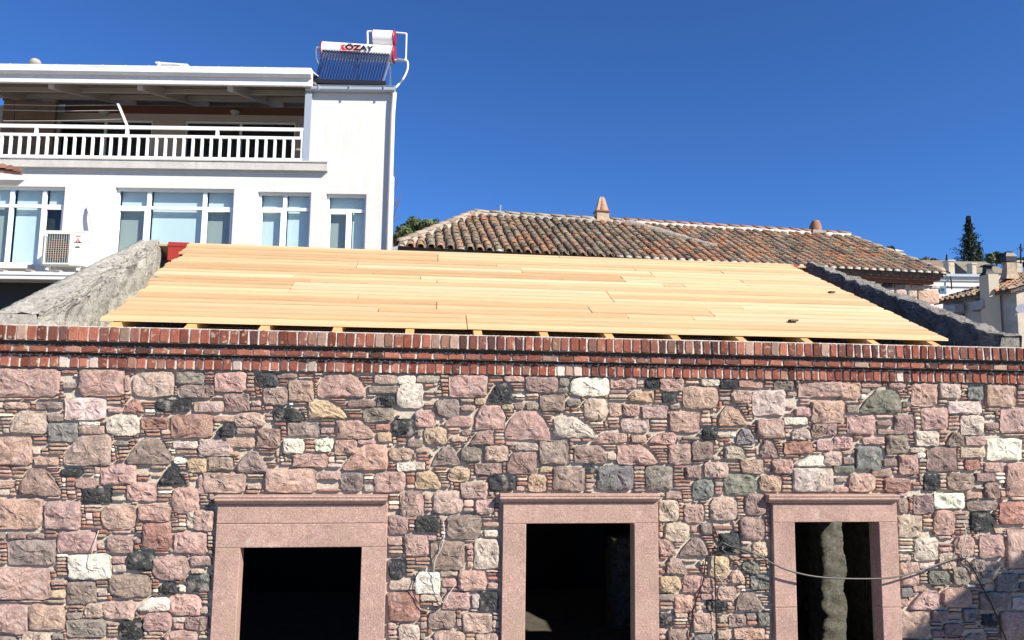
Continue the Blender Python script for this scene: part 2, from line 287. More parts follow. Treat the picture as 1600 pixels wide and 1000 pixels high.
# ---- stones of the front wall: "left top right bottom colour shape" measured in five-fold enlargements
STONES = {
 (0, 570): """
-60 20 445 230 p b;565 30 892 228 p b;945 45 1250 232 b r;1255 45 1460 142 n b;1265 140 1520 240 m r
35 265 225 315 p r;262 262 450 315 m b;470 232 762 398 l b;885 238 1028 340 r t;1112 240 1365 335 k r;1378 258 1600 338 o b
80 322 350 495 b l;352 345 462 405 n b;348 408 565 545 g b;570 400 720 432 w b;572 432 752 492 p b;765 350 1002 505 l r;1008 372 1208 455 r b
1220 350 1520 525 r b;-40 505 240 715 s b;455 492 808 720 p l;250 655 430 715 p b;890 515 1235 708 m t;1235 540 1415 595 l b;1410 540 1660 650 b r
1240 658 1330 702 w r;1335 662 1480 765 o r;145 730 445 930 m t;428 735 600 795 k r;720 702 980 855 p b;1130 712 1325 858 k t
545 800 700 880 s r;590 868 800 985 k b;905 828 1120 970 p b;1415 780 1485 930 p b;1228 868 1420 1062 p r;455 125 548 172 n b
-30 825 120 875 s r;815 540 925 572 n r;775 300 870 340 p b;895 80 930 190 p b
""",
 (320, 570): """
72 50 302 195 s b;355 52 530 158 k r;518 60 660 98 m r;600 108 780 268 s b;800 50 1150 235 p t;1198 65 1375 142 b r;1370 70 1500 142 w r
1162 150 1400 205 n b;-30 145 75 232 m r;142 200 325 332 m b;415 160 595 290 m b;-40 262 130 340 b b;735 252 1020 382 o q;1010 245 1218 305 m r
1225 218 1355 300 k b;1358 150 1555 310 l r;60 365 220 405 s b;218 338 435 438 p r;492 302 710 402 k q;1122 305 1355 410 n r;-30 360 58 510 s r
72 412 220 518 k l;232 448 360 490 p b;375 442 540 592 m b;582 402 820 512 n b;930 392 1212 528 s q;1215 420 1320 468 r b;1330 378 1500 515 k r
1225 478 1332 550 o b;828 445 918 485 p b;555 522 712 635 w r;788 518 918 620 w r;150 515 365 590 s b;-40 525 132 655 b b
925 532 1088 640 p b;975 560 1305 752 s l;1310 585 1480 682 p r;1085 530 1215 565 p b;20 655 212 750 m b;222 600 468 768 m t;625 632 875 730 p b
-10 762 300 912 p b;432 732 798 912 p b;790 752 970 815 p b;968 755 1130 905 n r;1200 752 1428 905 s r;1365 692 1500 755 w b;145 612 250 650 o r
1385 905 1560 1100 p b;340 255 405 292 p b;305 840 410 880 b b;1135 850 1200 900 b b
""",
 (640, 570): """
275 70 555 235 s b;45 68 215 130 b r;-70 130 100 310 l b;550 130 745 278 k t;665 72 815 122 s b;812 78 1050 200 m b;1055 92 1130 155 n r;1050 165 1125 200 n r
1142 82 1420 225 w r;175 242 358 375 n r;462 235 540 282 o r;365 282 470 330 s r;650 280 740 318 o r;742 265 815 318 m r;820 262 915 328 n r;922 205 1098 332 m b
1110 240 1215 295 n r;1235 235 1405 400 b r;30 325 185 445 s r;245 362 460 440 p l;458 285 682 460 p t;668 320 1005 540 p t;1010 368 1330 518 l q
52 460 92 515 n r;102 442 265 570 o r;370 460 440 500 m r;425 462 600 570 m l;290 508 410 548 p r;-20 525 95 585 m b;155 572 358 718 n t
355 580 515 695 n r;525 572 705 685 p b;750 558 912 608 b b;685 612 905 780 m l;912 528 1128 710 m b;1290 475 1480 560 p l;1160 568 1398 700 m q
-40 690 112 748 b b;460 698 655 780 m b;40 755 225 885 o q;272 722 430 830 o r;555 785 755 908 k r;842 775 968 900 o r;1015 718 1245 900 m b;1228 708 1320 770 k r
1325 708 1500 895 g b;360 830 558 950 p b;160 892 385 1062 b r;-30 890 100 1080 m b;925 720 1012 762 o b;460 952 600 1062 p r;1400 270 1480 350 m r
45 588 145 625 p r;680 545 740 572 p b
""",
 (960, 570): """
-30 88 155 170 s b;210 88 318 172 k l;318 90 490 195 p r;605 90 740 155 l r;742 95 868 172 k b;865 98 1055 165 s b;1120 102 1265 185 n b
1292 105 1620 235 p b;95 185 280 268 o l;335 202 432 272 k b;482 148 735 322 s r;820 180 968 275 s r;975 175 1215 365 x b;-40 280 50 365 s b;50 280 170 368 s b
185 285 375 385 p b;385 285 465 318 n r;375 325 612 482 s b;722 288 938 438 s t;1275 305 1390 365 p b;1395 258 1560 408 m b;1195 372 1365 428 w b
38 375 250 485 b r;1000 378 1195 522 s b;-40 482 88 558 s r;112 498 222 552 s b;235 478 430 562 s l;615 450 730 538 k r;848 448 990 570 g t
1240 450 1390 532 b t;1390 418 1480 520 m r;15 560 312 715 p q;372 560 545 708 p b;540 542 692 682 m b;775 575 925 670 b q;1020 535 1155 662 m t
1195 540 1400 635 r b;890 668 1052 775 s b;1108 668 1258 772 p b;1272 642 1500 722 w l;-30 715 130 892 g b;215 712 412 892 n b;495 715 612 805 m b
628 688 805 802 b r;765 770 1010 932 v r;1020 778 1180 905 s r;1252 730 1550 905 l b;545 812 705 958 g r;360 898 472 948 p b;410 500 470 530 b b
1220 195 1290 225 p r;1280 100 1300 170 n b
""",
 (1280, 570): """
128 112 285 248 s b;290 112 435 160 s r;480 115 610 172 s r;640 118 830 300 s b;838 125 990 245 b b;1042 152 1152 252 g b;1165 128 1388 302 s b
1390 128 1500 178 m b;275 170 575 350 v t;580 260 640 300 n r;-70 252 172 410 p b;895 255 1145 352 l b;185 285 275 345 n b;712 305 910 462 p b;1270 305 1500 492 p b
185 355 392 502 p b;522 350 665 492 m b;400 395 510 435 m b;-40 412 115 505 m b;990 358 1162 500 l b;1165 408 1260 465 m r;405 455 520 490 p b
95 508 232 600 p b;298 512 455 565 p b;462 498 622 632 n b;662 468 838 578 l b;888 472 1020 585 n t;1030 505 1178 575 p b;-30 535 90 608 p b
1182 520 1435 682 w b;15 612 150 718 b r;245 575 435 748 g b;158 655 235 705 m b;90 715 242 768 v b;442 665 555 722 m b;550 635 692 780 s b
625 585 738 625 l r;750 585 968 765 m b;680 620 740 662 w b;990 588 1172 662 b b;1015 672 1128 752 r r;1158 692 1298 758 s b;1312 690 1500 938 p b
195 770 388 908 p r;365 742 512 795 m b;445 795 648 915 r r;732 778 838 898 k r;892 762 1098 895 m r;1095 765 1235 828 m b;1155 835 1268 950 m r
-40 730 88 905 b b;95 862 200 905 p r;100 800 185 835 n b;805 905 1022 1025 w b;1028 900 1140 950 s b;655 920 802 1058 m b;1030 960 1250 1035 n r;530 945 625 1055 m r
1262 970 1480 1140 r b
""",
 (0, 780): """
-60 -10 315 215 s b;322 8 585 215 p b;718 30 975 218 p r;980 38 1222 155 s b;-30 235 48 280 m b;62 235 190 280 m b;198 238 325 278 m b
62 282 410 468 n b;415 225 700 378 p b;760 252 958 385 m r;1018 165 1230 350 r b;962 275 1010 310 m r;805 402 892 452 p b;1238 228 1480 388 p b
495 380 800 565 w b;908 362 1105 505 k r;1090 395 1352 570 p r;-60 475 370 705 s b;480 575 692 745 n b;375 565 490 605 p b;360 640 475 700 o b
805 460 905 515 b b;775 522 1088 695 m r;1132 582 1270 672 k t;1330 532 1500 655 k b;1355 400 1500 470 p b;1360 490 1460 525 b b;-60 740 215 960 p b
212 738 468 925 p b;608 735 740 845 b r;738 722 970 852 p b;980 692 1220 792 w l;1200 668 1440 825 p r;478 850 765 975 n b;480 798 590 850 n r
845 852 1025 995 k r;1025 798 1230 932 p r;1235 835 1320 870 l b;1315 828 1500 920 m b;1240 875 1310 915 p b;162 932 375 1100 b r;775 868 850 890 b b
1170 922 1415 1100 p r;1325 68 1520 218 b r;705 645 770 680 b b;700 310 750 350 p b;-60 960 150 1150 n r;480 985 840 1120 p b;380 950 460 990 n b;1280 610 1325 655 w b
1425 830 1460 930 m b
""",
 (320, 780): """
-70 65 75 225 s b;1385 5 1540 95 m b;1285 105 1450 248 m r;1280 262 1405 325 p b;1410 245 1500 410 m b;1275 418 1430 565 k r;1312 572 1500 640 b b
1268 650 1530 865 r b;1265 872 1360 920 p b;1270 925 1365 955 p b;1378 880 1530 1030 x r;-10 415 50 470 m b;-30 525 40 650 g b;-20 755 30 810 b r
""",
 (640, 780): """
38 105 218 238 k b;255 105 512 282 m r;-30 250 135 402 p b;520 160 635 190 p b;525 218 635 265 l b;150 290 395 498 m b;460 275 640 498 l b
400 320 452 350 p r;405 355 452 392 p r;405 400 452 435 p r;410 440 452 485 p r;35 510 220 672 w b;220 500 345 545 b b;338 500 548 648 s r;72 672 220 720 b b
228 655 430 778 p l;440 670 500 770 l b;485 650 632 795 k b;125 785 330 920 m r;370 800 592 948 s b;170 925 395 1100 p r;465 950 640 1060 p b;550 590 632 632 s b
120 980 170 1060 p b;130 255 190 290 p b;230 560 335 620 p b
""",
 (960, 780): """
290 0 450 160 b r;485 32 635 165 s r;665 -20 865 155 b r;915 -50 1075 110 m r;345 162 532 300 b r;602 165 690 252 m b;878 120 1062 292 m r
735 235 888 385 k b;298 280 442 402 p q;455 270 658 405 m t;360 410 518 530 p t;970 298 1085 412 o r;655 398 812 548 o r;808 395 885 430 s r;900 438 1020 532 v r
298 540 472 662 o r;480 538 620 662 s b;612 555 715 658 s t;805 495 925 600 p t;950 535 1092 640 v r;608 665 718 708 s b;730 612 862 720 p r;295 668 425 722 n b
415 672 565 800 s b;650 710 788 795 k r;850 660 1052 792 m t;302 805 415 905 k b;550 800 718 948 p b;805 812 928 905 m r;932 808 998 850 m b;1010 800 1095 898 v b
370 915 535 1080 m b;295 915 360 955 p b;835 908 1060 990 s b;725 930 822 990 p b;560 950 705 1060 g r;535 185 580 230 s b;890 330 960 380 n b;735 830 795 870 b b
425 805 520 838 p b;865 1000 1090 1090 b b
""",
 (1280, 780): """
532 108 722 275 b b;795 72 950 252 s r;945 80 1050 105 s b;1055 90 1240 228 k r;1312 190 1500 492 p b;662 268 830 435 l b;945 255 1088 410 s r;1122 248 1298 418 p b
838 372 968 498 b r;552 442 700 612 p b;545 392 638 432 b b;700 455 835 492 l b;762 505 910 605 v r;932 475 1058 605 n r;1140 505 1245 560 n r;560 625 648 688 g b
655 615 755 652 s b;622 648 842 782 p l;862 620 1072 765 p r;1125 650 1345 790 n b;1360 690 1500 775 l b;558 790 775 988 p b;790 785 905 862 m b
1070 420 1165 510 n r;1165 440 1295 480 n b;1240 525 1400 650 g b;1408 530 1500 565 m b;1275 790 1520 1000 p b;1145 815 1265 900 k b;875 880 1015 970 m r
790 925 870 968 m b;1020 950 1180 1060 m r;1010 770 1110 860 g b;1415 590 1500 640 n b;1235 205 1290 240 o b;838 340 935 370 p b;550 705 620 760 p b
""",
}
# ================================================================== the stone building
house = empty('stone_building', T((0, 0, 0)), 'half rebuilt pink and grey rubble stone house with new plank roof deck and brick cornice', 'house')
PAL = {'p': (.43, .295, .25), 's': (.43, .29, .235), 'm': (.28, .205, .175), 'r': (.35, .20, .16), 'o': (.48, .36, .24), 'w': (.72, .67, .55),
       'g': (.20, .195, .185), 'k': (.05, .052, .054), 'v': (.19, .195, .15), 'b': (.44, .35, .29), 'l': (.56, .46, .40), 'n': (.25, .205, .175), 'x': (.50, .42, .36)}
def jit(c, a=.10, h=.05):
    k = 1 + U(-a, a)
    return tuple(min(.9, max(.01, q * 1.12 * k * (1 + U(-h, h)))) for q in c)
def z_at(px, py, Y): return W(px, py, Y).z
# heights of the three brick courses, each standing further out than the one below
YB = (-.112, -.076, -.040)
ZTOP = (z_at(800, 525.5, YB[0]), z_at(800, 554, YB[1]), z_at(800, 568, YB[2]))
ZBOT = (z_at(800, 547, YB[0]), z_at(800, 563.5, YB[1]), z_at(800, 586, YB[2]))
XL, XR = W(-330, 700).x, 5.08
ZW = ZBOT[2]                            # top of the rubble face
# openings in wall-plane coordinates
def rect(x0, y0, x1, y1): a = W(x0, y0); b = W(x1, y1); return a.x, a.z, b.x, b.z
OPEN = []
WIN = [dict(ol=338, orr=604, il=377, ir=565, top=853, cap=(338, 606), capy=(772, 786), seam=816, j=None),
       dict(ol=783.5, orr=1025.5, il=820, ir=988, top=816, cap=(781, 1029), capy=(770, 783), seam=None, j=None),
       dict(ol=1204, orr=1398, il=1238, ir=1369, top=814, cap=(1198, 1401), capy=(771, 784), seam=None, j=946)]
ZSILL = 0.62
for k in WIN:
    yv = 880.0
    k['X'] = (W(k['ol'], yv).x, W(k['il'], yv).x, W(k['ir'], yv).x, W(k['orr'], yv).x)
    mx = (k['il'] + k['ir']) / 2
    k['Zo'] = W(mx, k['top']).z
    k['Zc'] = (W(mx, k['capy'][1]).z, W(mx, k['capy'][0]).z)
TH = 0.30                                # wall thickness
# mortar core of the wall: one mesh of butted blocks with a finely dented front
front = MB()
def dented(mb, x0, x1, z0, z1, y, step, amp, col=(1, 1, 1)):
    nx = max(2, int((x1 - x0) / step)); nz = max(2, int((z1 - z0) / step)); vs = []; fs = []
    for j in range(nz + 1):
        for i in range(nx + 1):
            e = 0 if i in (0, nx) or j in (0, nz) else U(-amp, amp)
            vs.append((x0 + (x1 - x0) * i / nx, y + e, z0 + (z1 - z0) * j / nz))
    for j in range(nz):
        for i in range(nx):
            a = j * (nx + 1) + i; fs.append((a, a + 1, a + nx + 2, a + nx + 1))
    mb.add(vs, fs, col, True)
WD = .14
segs = [(XL, WIN[0]['X'][1] - WD, 0, ZW)]
for i, k in enumerate(WIN):
    segs.append((k['X'][1] - WD, k['X'][2] + WD, k['Zo'] + .06, ZW)); segs.append((k['X'][1] - WD, k['X'][2] + WD, 0, ZSILL - .1))
    segs.append((k['X'][2] + WD, WIN[i + 1]['X'][1] - WD if i < 2 else XR, 0, ZW))
for (x0, x1, z0, z1) in segs:
    dented(front, x0, x1, z0, z1, 0.0, .035, .0035)
    front.box((x0, .006, z0), (x1, TH, z1))
wall = front.obj('wall', m_mortar, house)

SH = {'b': (.05, .05, .05, .05), 'r': (.2, .2, .2, .2), 't': (.30, .30, .02, .02), 'l': (.36, .06, .05, .04), 'q': (.06, .36, .04, .05)}
def stone_poly(x0, y0, x1, y1, sh):
    w = x1 - x0; h = y1 - y0
    tl, tr, br, bl = [a * U(.6, 1.35) + U(0, .035) for a in SH[sh]]
    ky = 1.0 if sh != 't' else 2.4
    if sh in 'lq': kk = 2.0
    else: kk = ky
    P = []
    jx = [U(-.035, .035) * w for _ in range(4)]; jy = [U(-.05, .05) * h for _ in range(4)]
    def cor(cx, cy, dx, dy, a, kyy):
        qi = (0 if dx > 0 else 1) + (0 if dy > 0 else 2)
        cx += abs(jx[qi]) * dx; cy += abs(jy[qi]) * dy; mf = .28 if kyy < 1.5 else .44
        # chamfered corner
        ax = a * w; ay = min(.85 * h, a * kyy * h)
        return [(cx + dx * ax * 1.0, cy), (cx + dx * ax * mf, cy + dy * ay * mf), (cx, cy + dy * ay)]
    P += list(reversed(cor(x0, y0, 1, 1, tl, kk if sh in 'tl' else 1)))
    P += cor(x1, y0, -1, 1, tr, kk if sh in 'tq' else 1)
    P += list(reversed(cor(x1, y1, -1, -1, br, 1)))
    P += cor(x0, y1, 1, -1, bl, 1)
    return P
def resample(P, n):
    L = [0]
    for i in range(len(P)):
        a = P[i]; b = P[(i + 1) % len(P)]; L.append(L[-1] + math.hypot(b[0] - a[0], b[1] - a[1]))
    out = []
    for k in range(n):
        t = L[-1] * k / n; i = max(j for j in range(len(P)) if L[j] <= t + 1e-9)
        a = P[i]; b = P[(i + 1) % len(P)]; u = (t - L[i]) / max(1e-6, L[i + 1] - L[i])
        out.append((a[0] + (b[0] - a[0]) * u, a[1] + (b[1] - a[1]) * u))
    return out
def stone_mesh(mb, P, prot, bulge, col, n=20, rings=(0.93, 0.72, 0.45, 0.2), rough=.0035):
    """P: outline in wall-plane (x, z); builds an irregular rock face standing `prot` out of the mortar"""
    P = resample(P, n)
    if sum(P[i][0] * P[(i + 1) % n][1] - P[(i + 1) % n][0] * P[i][1] for i in range(n)) < 0: P.reverse()
    cx = sum(p[0] for p in P) / n; cz = sum(p[1] for p in P) / n
    P = [(p[0] + U(-rough, rough) * .9, p[1] + U(-rough, rough) * .9) for p in P]
    gx, gz = U(-.06, .06), U(-.06, .06)
    V = []
    for (s, y) in [(1.0, .012), (1.0, -prot)] + [(s, None) for s in rings]:
        for (x, z) in P:
            X = cx + (x - cx) * s; Z = cz + (z - cz) * s
            if y is None:
                b = (1 - s ** 4) * bulge
                yy = -prot - b * .7 - .002 + U(-1, 1) * rough * .9 * (1.0 if s < .9 else .6) - (noise.noise(Vector((X * 11, Z * 11, cx * 5))) * 3.2 + noise.noise(Vector((X * 26, Z * 26, cx * 7))) * 1.6) * rough * (1 if s < .9 else .4) + (X - cx) * gx + (Z - cz) * gz
            else: yy = y
            V.append((X, yy, Z))
    V.append((cx, -prot - bulge * .85 - .002 + U(-1, 1) * rough, cz))
    R_ = 2 + len(rings); fs = []
    for k in range(R_ - 1):
        for i in range(n):
            j = (i + 1) % n; fs.append((k * n + i, k * n + j, (k + 1) * n + j, (k + 1) * n + i))
    c = len(V) - 1; k = (R_ - 1) * n
    for i in range(n): fs.append((k + i, k + (i + 1) % n, c))
    mb.add(V, fs, col, False)
    # smooth faces except the sharp arris
    base = len(mb.sm) - len(fs)
    for q in range(n * 2, len(fs)): mb.sm[base + q] = (q % 5 < 2)
SC = 1455.0 / 320.0
# occupancy raster in source pixels: x from -340, y from 560
OX, OY = -340, 560; RW, RH = 2260, 640
occ = np.zeros((RH, RW), bool)
zpx = lambda px, z: None
def mark(x0, y0, x1, y1, m=1):
    occ[max(0, int(y0 - OY - m)):max(0, int(math.ceil(y1 - OY + m))), max(0, int(x0 - OX - m)):max(0, int(math.ceil(x1 - OX + m)))] = True
def blocked_setting():
    for x in range(OX, OX + RW):
        yb = 577.5 + (x - 0) * .0118
        occ[:max(0, int(yb - OY)), x - OX] = True
    for k in WIN:
        mark(k['ol'] - 3, k['top'] - 30, k['orr'] + 3, 1300, 0)
        mark(k['ol'] - 3, k['capy'][0], k['orr'] + 3, k['top'], 0)
        mark(k['cap'][0] - 1, k['capy'][0] - 1, k['cap'][1] + 1, k['capy'][1] + 2, 0)
        # jambs lean with the perspective
        mark(min(k['ol'], k['ol'] - 12 if k is WIN[0] else k['ol'] - 2), 900, k['orr'] + (4 if k is WIN[2] else 1), 1300, 0)
def to_wall(P): 
    out = []
    for (x, y) in P:
        p = W(x, y); out.append((p.x, p.z))
    return out
def clipz(P):
    return [(x, min(z, ZW - .004)) for (x, z) in P]
all_st = []
for (ox, oy), txt in STONES.items():
    for s in txt.replace('\n', ';').split(';'):
        t = s.split()
        if len(t) != 6: continue
        x0, y0, x1, y1 = [float(q) / SC for q in t[:4]]
        x0 += ox; x1 += ox; y0 += oy; y1 += oy
        # keep stones off the dressed surrounds
        for k in WIN:
            if x1 > k['ol'] - 14 and x0 < k['orr'] + 10 and y1 > k['capy'][0] - 2:
                if y0 < k['capy'][0] - 6 and y1 < k['capy'][1] + 22 and x1 > k['cap'][0] and x0 < k['cap'][1]: y1 = min(y1, k['capy'][0] - 2)
                elif (x0 + x1) / 2 < (k['ol'] + k['orr']) / 2: x1 = min(x1, k['ol'] - 2 - max(0, (y1 - 850) * .06 if k is WIN[0] else 0))
                else: x0 = max(x0, k['orr'] + 2)
        if x1 - x0 < 4 or y1 - y0 < 4: continue
        all_st.append((x0, y0, x1, y1, t[4], t[5]))
blocked_setting()
for (x0, y0, x1, y1, c, sh) in all_st:
    P = stone_poly(x0, y0, x1, y1, sh)
    ys = [p[1] for p in P]
    for yy in range(int(y0) - 1, int(y1) + 2):
        # scanline extent of the outline
        xx = []
        for i in range(len(P)):
            a, b = P[i], P[(i + 1) % len(P)]
            q = min(max(yy + .5, min(a[1], b[1])), max(a[1], b[1])) if abs(a[1] - b[1]) > 1e-6 and min(a[1], b[1]) - 1.2 <= yy + .5 <= max(a[1], b[1]) + 1.2 else None
            if q is not None: xx.append(a[0] + (b[0] - a[0]) * (q - a[1]) / (b[1] - a[1]))
        if len(xx) >= 2: mark(min(xx), yy, max(xx), yy + 1, 0.6)
    all_st[all_st.index((x0, y0, x1, y1, c, sh))] = (x0, y0, x1, y1, c, sh, P)
# stones beyond the frame, same make, packed at random
extra = []
def try_random(x0, x1, y0, y1, tries):
    for _ in range(tries):
        w_ = U(26, 72); h_ = U(20, 44); x = U(x0, x1); y = U(y0, y1)
        a = occ[int(y - OY):int(y + h_ - OY), int(x - OX):int(x + w_ - OX)]
        if a.size and not a.any() and x + w_ < x1 and y + h_ < y1:
            sh = random.choice('bbbbrrtlq'); c = random.choice('ppppssmmmrobgkvnl')
            extra.append((x, y, x + w_, y + h_, c, sh, stone_poly(x, y, x + w_, y + h_, sh))); mark(x, y, x + w_, y + h_, .6)
try_random(-340, -2, 585, 1190, 1500); try_random(1602, 1725, 600, 1190, 900); try_random(-4, 1604, 1003, 1190, 2500)
all_st.sort(key=lambda s: -(min(s[2], 1600) - max(s[0], 0)) * (min(s[3], 1000) - s[1]) if s[0] < 1600 and s[1] < 1000 and s[2] > 0 else 0)
rest = MB()
for i, (x0, y0, x1, y1, c, sh, P) in enumerate(all_st):
    mb = MB() if i < 300 else rest
    big = min(x1 - x0, y1 - y0)
    stone_mesh(mb, clipz(to_wall(P)), U(.015, .028), .0035 + big * .00032, jit(PAL[c]), n=24 if i < 300 else 14,
               rough=.0052 if big > 18 else .0028, rings=(.94, .80, .62, .42, .2) if i < 300 else (.9, .5))
    if i < 300: mb.obj('stone', m_stone, wall)
extra = [e for e in extra if W(e[2], e[3]).x < XR - .02]
for (x0, y0, x1, y1, c, sh, P) in extra:
    stone_mesh(rest, clipz(to_wall(P)), U(.010, .018), .014, jit(PAL[c]), n=14, rings=(.9, .5))
o = rest.obj('small_stones', m_stone, wall); o['kind'] = 'stuff'

# ---- thin broken roof tiles and chips packed between the stones
slv = []
TC = [(.27, .135, .095), (.22, .115, .085), (.30, .175, .125), (.26, .175, .135), (.36, .265, .20), (.19, .13, .105), (.38, .31, .25), (.30, .21, .17)]
y = 577
hh = np.zeros(RW)
for yi in range(8, RH - 6):
    xi = 0
    row = occ[yi]
    while xi < RW - 6:
        if row[xi]: xi += 1; continue
        h = random.choice((5, 6, 6, 6, 7)) if R() < .88 else random.choice((9, 11, 13))
        if yi + h >= RH: h = 4
        if occ[yi:yi + h, xi:xi + 5].any():
            h = 4
            if occ[yi:yi + h, xi:xi + 4].any(): xi += 1; continue
        mxl = int(U(18, 52)) if h < 8 else int(U(9, 24)); L_ = 4
        while L_ < mxl and xi + L_ < RW and not occ[yi:yi + h, xi + L_].any(): L_ += 1
        if R() > .10: slv.append((xi + OX + .35, yi + OY + .3, xi + OX + L_ - .5, yi + OY + h - 1.7))
        occ[yi:yi + h, xi:xi + L_ + 1] = True
        occ[yi + h - 0:yi + h, xi:xi + L_] = True
        xi += L_ + 1
slv = [e for e in slv if W(e[2], e[3]).x < XR - .02]
slv.sort(key=lambda s: -(s[2] - s[0]) * (s[3] - s[1]) if s[0] > -5 and s[2] < 1605 and s[3] < 1003 else 1)
rest = MB()
for i, (x0, y0, x1, y1) in enumerate(slv):
    col = jit(random.choice(TC if y1 - y0 < 6 else [PAL['p'], PAL['b'], PAL['m'], PAL['s'], PAL['n'], TC[0]]), .22)
    if R() < .03: col = jit((.60, .54, .44))
    t = U(-.7, .7); dx = min(1.6, (x1 - x0) * .12)
    P = [(x0, y0 + dx * .5 + t * .4), (x0 + dx, y0 + t * .4), ((x0 + x1) / 2, y0 + U(-.4, .4)), (x1 - dx, y0 - t * .4), (x1, y0 + dx * .4), (x1, y1 - dx * .4), (x1 - dx, y1 - t * .3), ((x0 + x1) / 2, y1 + U(-.4, .3)), (x0 + dx, y1 + t * .3), (x0, y1 - dx * .4)]
    mb = MB() if i < 300 else rest
    stone_mesh(mb, clipz(to_wall(P)), U(.012, .026), .003, col, n=12, rings=(.86, .4), rough=.001)
    if i < 300: mb.obj('thin_tile', m_tile, wall)
o = rest.obj('packed_thin_tiles', m_tile, wall); o['kind'] = 'stuff'
print('stones', len(all_st), 'extra', len(extra), 'slivers', len(slv))

# ---- brick cornice: lime mortar core and three courses of bricks
core = MB()
for c in range(3):
    core.box((XL, YB[c] + .006, ZBOT[c] + .001), (XR, .22, ZTOP[c] + (.004 if c == 0 else -.001)))
bed = MB()  # recessed strips coloured dark to paint the shade under each course
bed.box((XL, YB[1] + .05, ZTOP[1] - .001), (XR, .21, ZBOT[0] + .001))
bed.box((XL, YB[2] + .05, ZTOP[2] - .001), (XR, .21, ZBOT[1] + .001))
# ragged lime squeezed out above every course
for c in range(3):
    x = XL
    while x < XR:
        wd = U(.012, .03); hgt = U(.003, .014) * (1.0 if c else .7)
        zt = ZTOP[c] - .002
        core.add([(x, YB[c] + .002, zt), (x + wd, YB[c] + .002, zt), (x + wd * U(.3, .7), YB[c] + .012, zt + hgt), (x, YB[c] + .04, zt), (x + wd, YB[c] + .04, zt)],
                 [(0, 1, 2), (1, 4, 2), (4, 3, 2), (3, 0, 2)])
        x += wd + U(0, .012)
cornice = core.obj('brick_cornice', m_lime, house); bed.obj('bed_shade', m_bed_shade, cornice)
def brick_mesh(wd, h, d, col):
    mb = MB(); b = .0045
    def q(v, a): return v + U(-a, a)
    x, z = wd / 2, h / 2
    front_ = [(q(-x + b, .002), q(-z + b, .002)), (q(0, .004), q(-z + b * .5, .002)), (q(x - b, .002), q(-z + b, .002)), (q(x - b * .6, .002), q(0, .01)),
              (q(x - b, .002), q(z - b, .002)), (q(0, .004), q(z - b * .5, .002)), (q(-x + b, .002), q(z - b, .002)), (q(-x + b * .6, .002), q(0, .01))]
    side = [(p[0] * (1 + b / x), p[1] * (1 + b / z)) for p in front_]
    V = [(p[0], q(-.002, .0015), p[1]) for p in front_] + [(p[0], b, p[1]) for p in side] + [(p[0], d, p[1]) for p in side]
    n = 8; fs = [tuple(range(n))]
    for k in range(2):
        for i in range(n):
            j = (i + 1) % n; fs.append(((k + 1) * n + i, (k + 1) * n + j, k * n + j, k * n + i))
    mb.add(V, fs, col)
    return mb.mesh('brick', m_brick)
BC = [(.20, .064, .042), (.24, .085, .056), (.16, .054, .038), (.26, .10, .066), (.17, .074, .057), (.25, .13, .095), (.33, .22, .17), (.10, .048, .040), (.20, .064, .043), (.17, .066, .048)]
cnt = 0; over = MB()
for c, (pit, wd) in enumerate(((.0655, .0560), (.112, .102), (.0625, .0530))):
    h = ZTOP[c] - ZBOT[c] - .004
    var = [brick_mesh(wd * U(.93, 1.05), h * U(.95, 1.0), .05, BC[i % 10] if c < 2 or i != 7 else (.48, .38, .33)) for i in range(14)]
    x = XL + pit / 2
    while x < XR - pit / 2:
        zc_ = (ZTOP[c] + ZBOT[c]) / 2 + U(-.0015, .0015)
        pxa = (x + .0) 
        vis = W(-25, 540, YB[c]).x < x < W(1625, 540, YB[c]).x
        me = random.choice(var)
        m = T((x + U(-.002, .002), YB[c] + U(-.004, .003), zc_)) @ Matrix.Rotation(U(-.03, .03), 4, 'Y') @ Matrix.Rotation(U(-.05, .05), 4, 'Z')
        o = bpy.data.objects.new('brick', me); COL.objects.link(o); place(o, m, cornice); cnt += 1
        x += pit * U(.97, 1.03)
print('bricks', cnt)

